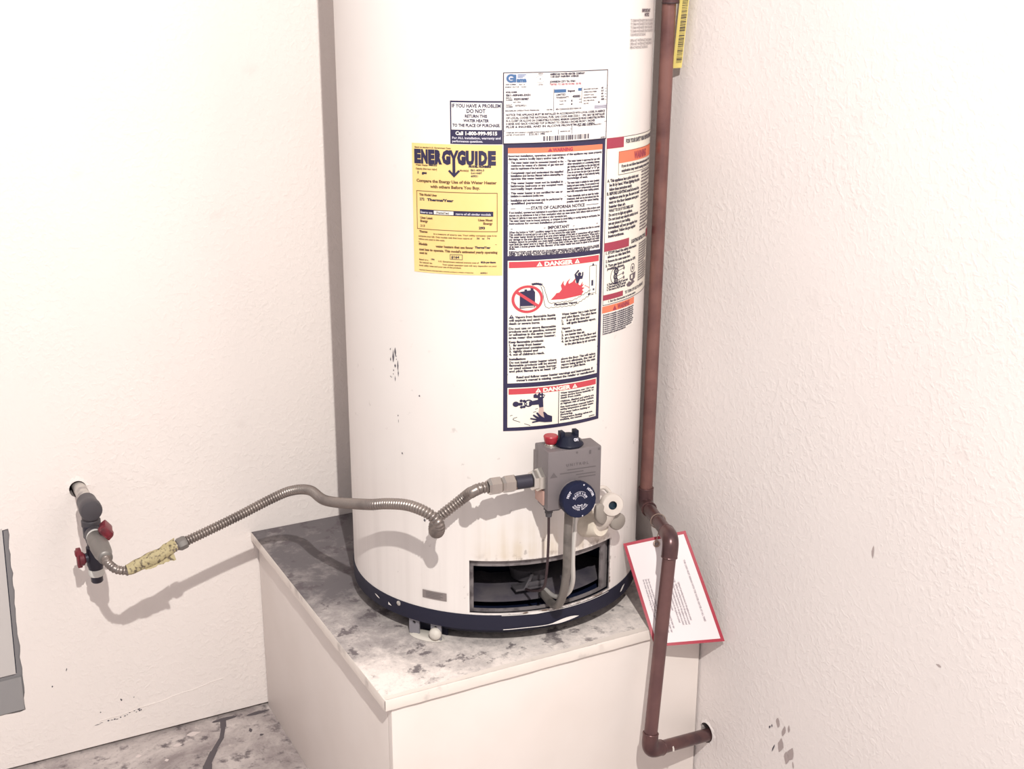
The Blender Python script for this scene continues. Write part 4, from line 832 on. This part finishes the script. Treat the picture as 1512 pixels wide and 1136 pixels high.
# ---- print on the jacket at upper right
sh = Sheet(on_tank(-1.125, -.70, 1.372, 1.322, 100, 50, .0003), 100, 50, 10)
sh.base.add([T(-1.125, 1.372, .0002), T(-1.124, 1.372, .0002), T(-1.124, 1.371, .0002)], [(0, 1, 2)], 'ink_soft')
sh.text('IMPORTANT', 34, 5, 4.5, 'ink_soft', 36, 'l', .02); sh.text('NOTICE', 44, 11, 4.5, 'ink_soft', 20, 'l', .02)
for i, w in enumerate((92, 92, 90, 92, 50)): sh.text('TO DRAIN WATER HEATER TURN OFF GAS AND WATER', 0, 19 + i * 5, 4.2, 'ink_soft', w, 'l', -.012)
for i, w in enumerate((88, 90, 62)): sh.text('OPEN HOT WATER FAUCET AND DRAIN VALVE', 0, 47 + i * 5, 4.2, 'ink_soft', w, 'l', -.012)
obj('jacket_print', sh.print, wh, 0, label='faded print directly on the white jacket')

# ================================================================ COPPER DRAIN PIPE
pr_ = .0111
cp = thing('relief_pipe', 'brown copper drain pipe running down beside the heater into the right wall', 'pipe', (-.035, -.56, .2))
P0, P1 = V((-.035, -.567, 1.62)), V((-.035, -.5505, .546)); P2, P3 = V((-.105, -.7276, .5670)), V((-.150, -.7545, .2075)); P4 = V((.03, -.7085, .1635))
def elbow(mb, a, c, b, r, R_, m, k=10):
    """bend from a towards c towards b, fitting radius r, bend radius R_"""
    d1 = (a - c).normalized(); d2 = (b - c).normalized(); p, q = c + d1 * R_, c + d2 * R_
    pts = [p + d1 * .014, p + d1 * .007] + [p * (1 - t) ** 2 + c * 2 * t * (1 - t) + q * t * t for t in [i / k for i in range(k + 1)]] + [q + d2 * .007, q + d2 * .014]
    mb.tube(pts, r, m, 22, radf=lambda i: r * (1.0 if i not in (0, len(pts) - 1) else .985))
    for e, d in ((p + d1 * .014, d1), (q + d2 * .014, d2)): mb.torus(e, d, r * .93, r * .1, m, 22, 6)
for a, b_, nm in ((P0, P1, 'upright_pipe'), (P1, P2, 'offset_pipe'), (P2, P3, 'lower_pipe'), (P3, P4, 'outlet_pipe')):
    d = (b_ - a).normalized(); s0 = .018 if nm != 'upright_pipe' else 0; s1 = .018 if nm != 'outlet_pipe' else 0
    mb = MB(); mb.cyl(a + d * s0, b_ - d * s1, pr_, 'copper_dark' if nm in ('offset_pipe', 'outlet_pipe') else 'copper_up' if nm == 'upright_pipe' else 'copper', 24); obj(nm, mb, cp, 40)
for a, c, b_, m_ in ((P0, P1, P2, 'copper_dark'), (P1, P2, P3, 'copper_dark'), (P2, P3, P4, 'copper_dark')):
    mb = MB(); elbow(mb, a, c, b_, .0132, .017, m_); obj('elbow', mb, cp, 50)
mb = MB(); mb.cyl((-.035, -.5675, 1.379), (-.035, -.5678, 1.43), .0136, 'copper_dark', 24, ch=.0015); mb.torus((-.035, -.5675, 1.380), (0, 0, 1), .0125, .0014, 'thin', 24, 6); obj('coupling', mb, cp, 40, label='dark copper coupling at the top of the frame')
d = (P4 - P3).normalized(); mb = MB(); q = P3 + d * .052; mb.tube([q + V((0, -.0108, .004)), q + V((.001, -.0116, 0)), q + V((.002, -.0108, -.005))], .0017, 'solder', 6); obj('paint_drip', mb, cp, 50, label='white paint drip on the pipe')

# ================================================================ CARD with red border
crd = thing('hanging_card', 'white instruction card with red border hanging behind the copper pipe', 'card', (-.07, -.66, .45))
TL, TR, BR, BL = V((-.1225, -.6170, .5165)), V((-.030, -.6631, .5395)), V((-.0065, -.7540, .3718)), V((-.1180, -.7135, .3700))
cn = ((TR - TL).cross(BL - TL)).normalized()
if cn.y > 0: cn = -cn
def card(x, y, l):
    u, v = x / 100, y / 170; p = TL * (1 - u) * (1 - v) + TR * u * (1 - v) + BR * u * v + BL * (1 - u) * v
    bow = .006 * sin(pi * v) * (2 * u - 1) * 1.0 + .004 * sin(pi * u)
    return p + cn * (bow + .00025 * l - (.0006 if l < 0 else 0))
sh = Sheet(card, 100, 170, 5); sh.sheet('card', 'card_red'); sh.rect(0, 0, 100, 170, 'card', -1, sh.base)
B = 4.6; sh.frame(0, 0, 100, 170, B, 'card_red', 1)
def vtext(x, y, w, h, s_): sh.text(s_, x, y, h, 'card_ink', w, 'l', .01, 1, pi / 2)
vtext(81, 42, 96, 2.6, 'THIS CARD MUST REMAIN WITH THE WATER HEATER AT ALL TIMES')
vtext(56, 52, 22, 3, 'NOTICE'); vtext(48, 48, 26, 3.2, 'IMPORTANT')
for i in range(6): vtext(62 - i * 4.3, 74 + (i % 2) * 2, (60, 64, 66, 64, 62, 40)[i], 2.6, 'Lighting and operating instructions for this appliance are printed')
for i in range(3): vtext(34 - i * 4.6, 108 + i * 2, (36, 40, 38)[i], 2.8, 'Keep the area around the heater clear')
for i in range(3): vtext(20 - i * 3.8, 62, (68, 72, 70)[i], 2.6, 'See the owner manual before servicing the unit or its gas control')
sh.done('sheet', crd)
g0 = card(50, 11, 0); mb = MB(); mb.torus(g0 + cn * .0010, cn, .0042, .0017, 'grommet', 20, 8); mb.lathe(g0 + cn * .0004, cn, [(0, .0045), (0.0006, .0045), (.0006, 0)], 'card_ink', 16); obj('grommet', mb, crd, 50, label='brass grommet')
jm = P1.lerp(P2, .52); mb = MB(); jd = (P2 - P1).normalized()
mb.torus(jm, jd, .0125, .0009, 'grommet', 24, 6); mb.tube(spline([g0 + cn * .0022, g0 + cn * .004 + V((0, 0, .008)), jm + V((0, -.004, -.0125))], .003), .0008, 'grommet', 6); obj('wire_tie', mb, crd, 50)

# ================================================================ YELLOW BARCODE TAG
tg = thing('barcode_tag', 'yellow tag with black barcode hanging beside the copper pipe at upper right', 'tag', (-.012, -.575, 1.33))
a0, a1 = V((-.0185, -.5556, 1.2820)), V((-.0130, -.5716, 1.2835)); up = V((.0, -.012, .1022)); wv = a1 - a0
def tagf(x, y, l): return a0 + wv * (x / 15) + up * ((118 - y) / 100) * 1.6 + V((-.94, -.3, 0)).normalized() * (.0002 * l - (.0005 if l < 0 else 0))
sh = Sheet(tagf, 15, 118, 20); sh.sheet('tag_yellow'); sh.rect(0, 0, 15, 118, 'tag_yellow', -1, sh.base)
y = 4
while y < 113:
    w = rnd.choice((.35, .35, .7, 1.0)); sh.rect(5.2, y, 14.4, y + w, 'ink', 1); y += w + rnd.choice((.35, .5, .8))
sh.done('sheet', tg); top = tagf(7, 3, 0); mb = MB(); mb.lathe(top + V((.004, .001, 0)) * 3.2, (-1, 0, 0), [(0, .0012), (.014, .0012), (.015, .004), (.017, .0045), (.019, .003), (.019, 0)], 'red', 14); obj('push_pin', mb, tg, 50)

# ================================================================ GAS SHUT-OFF ASSEMBLY ON THE LEFT WALL
gx, gz = -.8907, .5363
gv = thing('gas_valve_assembly', 'dark iron gas pipe stub with two red handled valves on the left wall', 'gas valve', (gx, -.1, .5))
def G(x, y, z): return V((gx + x, y, gz + z))
mb = MB(); mb.lathe(G(0, .06, 0), (0, -1, 0), [(0, .0118), (.128, .0118)], 'pipe_white', 22); obj('nipple', mb, gv, 40, label='chipped white painted pipe stub')
mb = MB(); mb.lathe(G(0, -.066, 0), (0, -1, 0), [(0, .0150), (.0015, .0168), (.030, .0178), (.034, .0190), (.048, .0190), (.0515, .0178), (.052, .0150), (.0525, 0)], 'iron', 28); mb.lathe(G(0, -.096, .002), (0, 0, -1), [(0, .015), (.024, .0148), (.026, .0165), (.036, .0165), (.036, 0)], 'iron', 24); obj('elbow_fitting', mb, gv, 40)
vz = -.044
mb = MB(); mb.lathe(G(0, -.098, vz + .016), (0, 0, -1), [(0, .012), (.004, .0155), (.026, .0155), (.03, .013), (.036, .012)], 'iron_blue', 24); mb.lathe(G(0, -.094, vz), (0, -1, 0), [(0, .013), (.020, .0135), (.022, .016), (.034, .016), (.036, .0125)], 'iron', 24); te = obj('tee_fitting', mb, gv, 40)
mb = MB(); mb.lathe(G(.0, -.128, vz), (0, -1, 0), [(0, .0152), (.005, .0156), (.007, .0145)], 'tape', 22); obj('thread_tape', mb, gv, 40)
mb = MB(); mb.lathe(G(0, -.133, vz), (0, -1, 0), [(0, .0145), (.003, .016), (.030, .0155), (.034, .0145), (.036, .0165), (.068, .0150), (.078, .0128), (.090, .0120), (.092, .0095), (.092, 0)], 'grey_fit', 22); mb.lathe(G(.006, -.146, vz + .006), (.78, -.12, .62), [(0, .010), (.012, .009), (.012, 0)], 'grey_fit', 16); bv = obj('ball_valve', mb, gv, 40, label='grey ball valve and flare fitting')
mb = MB(); hd = V((.78, -.12, .62)).normalized(); mb.lathe(G(.006, -.146, vz + .006) + hd * .005, hd, [(0, .0115), (.003, .0150), (.012, .0140), (.016, .010), (.016, 0)], 'red_handle', 8); mtx = Matrix.Translation(G(.016, -.146, vz + .018)) @ hd.to_track_quat('X', 'Z').to_matrix().to_4x4(); mb.box((.001, .002, 0), (.014, .036, .019), 'red_handle', .0035, mtx); obj('handle', mb, bv, 40, label='dark red lever handle')
mb = MB(); mb.lathe(G(0, -.098, vz - .016), (0, 0, -1), [(0, .0108), (.012, .0108), (.014, .0135), (.024, .0135), (.026, .0145), (.048, .0145), (.052, .013), (.058, .012)], 'iron_blue', 22); mb.lathe(G(-.006, -.099, vz - .048), (-1, -.1, 0), [(0, .009), (.014, .008), (.014, 0)], 'iron_blue', 16); dv2 = obj('drip_valve', mb, gv, 40, label='blue black lower valve')
mb = MB(); mb.lathe(G(-.019, -.100, vz - .048), (-1, -.1, 0), [(-.002, .009), (.001, .0125), (.008, .0125), (.009, .007), (.009, 0)], 'red_handle', 12); mb.box((gx - .0265, -.1005, gz + vz - .045), (.0085, .014, .034), 'red_handle', .002); mb.box((gx - .030, -.1005, gz + vz - .036), (.006, .010, .010), 'red_handle', .002); obj('handle', mb, dv2, 40, label='dark red lever handle')
mb = MB(); mb.lathe(G(0, -.098, vz - .072), (0, 0, -1), [(0, .0128), (.003, .0140), (.007, .0135), (.010, .0140), (.013, .0125)], 'tape', 22); obj('thread_tape', mb, gv, 40)
mb = MB(); mb.lathe(G(0, -.098, vz - .084), (0, 0, -1), [(0, .0105), (.012, .0105), (.014, .0088), (.0145, 0)], 'iron_blue', 18); obj('plug', mb, gv, 40)

# ================================================================ CORRUGATED GAS HOSE
hz = thing('gas_hose', 'grey corrugated steel gas hose looping from wall valve to heater control', 'hose', (-.66, -.3, .45))
hose_r = .0080
e0 = G(0, -.224, vz)
inl = C(-hw - .0163, .060, zc - .004)
wn = -et                                    # direction away from the control
n1 = inl + wn * .026; n2 = n1 + wn * .022; n3 = n2 + wn * .024
mb = MB(); mb.cyl(inl, n1, .0105, 'iron_blue', 22, ch=.001); obj('nipple', mb, hz, 40, label='black iron nipple')
for p, q in ((n1, n2), (n2, n3)):
    mb = MB(); mb.lathe(p - wn * .001, q - p, [(0, .0105), (.003, .0135), (.018, .0135), (.022, .0108), (.022, 0)], 'nut', 6, start=ez); obj('nut', mb, hz, 30, label='nickel hex nut')
"""path of the hose"""
HP = [e0, e0 + V((.001, -.014, -.003)), V((-.8815, -.2540, .4835)), V((-.8704, -.2560, .4790)), V((-.8600, -.2560, .4775)), V((-.8373, -.2540, .4835)), V((-.8031, -.2520, .4925)), V((-.7730, -.2480, .5025)), V((-.7310, -.2450, .5135)), V((-.6720, -.2500, .5345)), V((-.6160, -.2700, .5640)), V((-.5880, -.2950, .5825)), V((-.5700, -.3400, .5960)), V((-.5650, -.4100, .6020))]
HP += [T(-2.681, .6450, .082), T(-2.545, .6591, .090), T(-2.427, .6680, .100), T(-2.336, .6667, .110), T(-2.285, .6567, .112), T(-2.273, .6431, .107), T(-2.289, .6287, .095), T(-2.321, .6202, .078), T(-2.342, .6214, .062), T(-2.341, .6287, .050), T(-2.300, .6398, .044), T(-2.185, .6694, .042)]
HP += [n3 + wn * .022 - ez * .005, n3 + wn * .010 - ez * .001, n3 - wn * .002]
pth = spline(HP, .0050 / 4)
i_tag0 = min(range(len(pth) // 3), key=lambda i: (pth[i] - V((-.8640, -.2560, .4775))).length); i_tag1 = min(range(len(pth) // 3), key=lambda i: (pth[i] - V((-.7700, -.2478, .5035))).length)
ribs = (0.84, 1.02, 1.10, 1.02)
mb = MB(); mb.tube(pth, hose_r, 'steel', 14, radf=lambda i: hose_r * ribs[i % 4] * (.88 if i < i_tag0 else 1)); obj('corrugated_tube', mb, hz, 80)
mb = MB(); q0 = pth[i_tag1 - 6]; q1 = pth[i_tag1 + 8]; mb.lathe(q0, q1 - q0, [(0, .0098), (.003, .0118), (.013, .0118), (.016, .0105), (.016, 0)], 'grey_fit', 8); obj('collar', mb, hz, 35)
# crumpled paper tag wrapped round the hose
mb = MB(); seg = pth[i_tag0:i_tag1 - 5:3]; NN = len(seg); vs = []; K = 20
for i, p in enumerate(seg):
    t_ = (seg[min(i + 1, NN - 1)] - seg[max(i - 1, 0)]).normalized(); up_ = (ez - t_ * ez.dot(t_)).normalized(); sd = t_.cross(up_); f_ = i / (NN - 1)
    rv = .0085 + .0032 * sin(pi * min(1, f_ * 1.05)) ** .7; rh = .0086 + .0015 * sin(pi * f_)
    for k in range(K):
        a = 2 * pi * k / K; q = 1 + .16 * noise.noise(V((i * .23, cos(a) * 1.7, sin(a) * 1.7))); vs.append(p + up_ * (sin(a) * rv * q + .001) + sd * (cos(a) * rh * q))
mb.add(vs, [(j * K + i, j * K + (i + 1) % K, (j + 1) * K + (i + 1) % K, (j + 1) * K + i) for j in range(NN - 1) for i in range(K)], 'hose_tag')
def flap(pa, pb, h0, h1, dirv, n=12):
    vs = []
    for i in range(n + 1):
        t_ = i / n; p = pa.lerp(pb, t_); hgt = (h0 + (h1 - h0) * t_) * (1 + rnd.uniform(-.25, .25)); vs += [p, p + dirv * hgt * .5 + V((0, rnd.uniform(-.001, .001), 0)), p + dirv * hgt]
    mb.add(vs, [(3 * i + k, 3 * i + k + 1, 3 * i + k + 4, 3 * i + k + 3) for i in range(n) for k in (0, 1)], 'hose_tag')
flap(seg[1] + V((0, -.005, .006)), seg[-2] + V((0, -.003, .008)), .004, .008, V((0, .25, 1)).normalized()); flap(seg[NN // 3] + V((0, -.006, -.008)), seg[-3] + V((0, -.006, -.008)), .003, .009, V((.2, -.3, -1)).normalized())
obj('tag', mb, hz, 60, label='torn yellow paper tag wrapped round the hose')
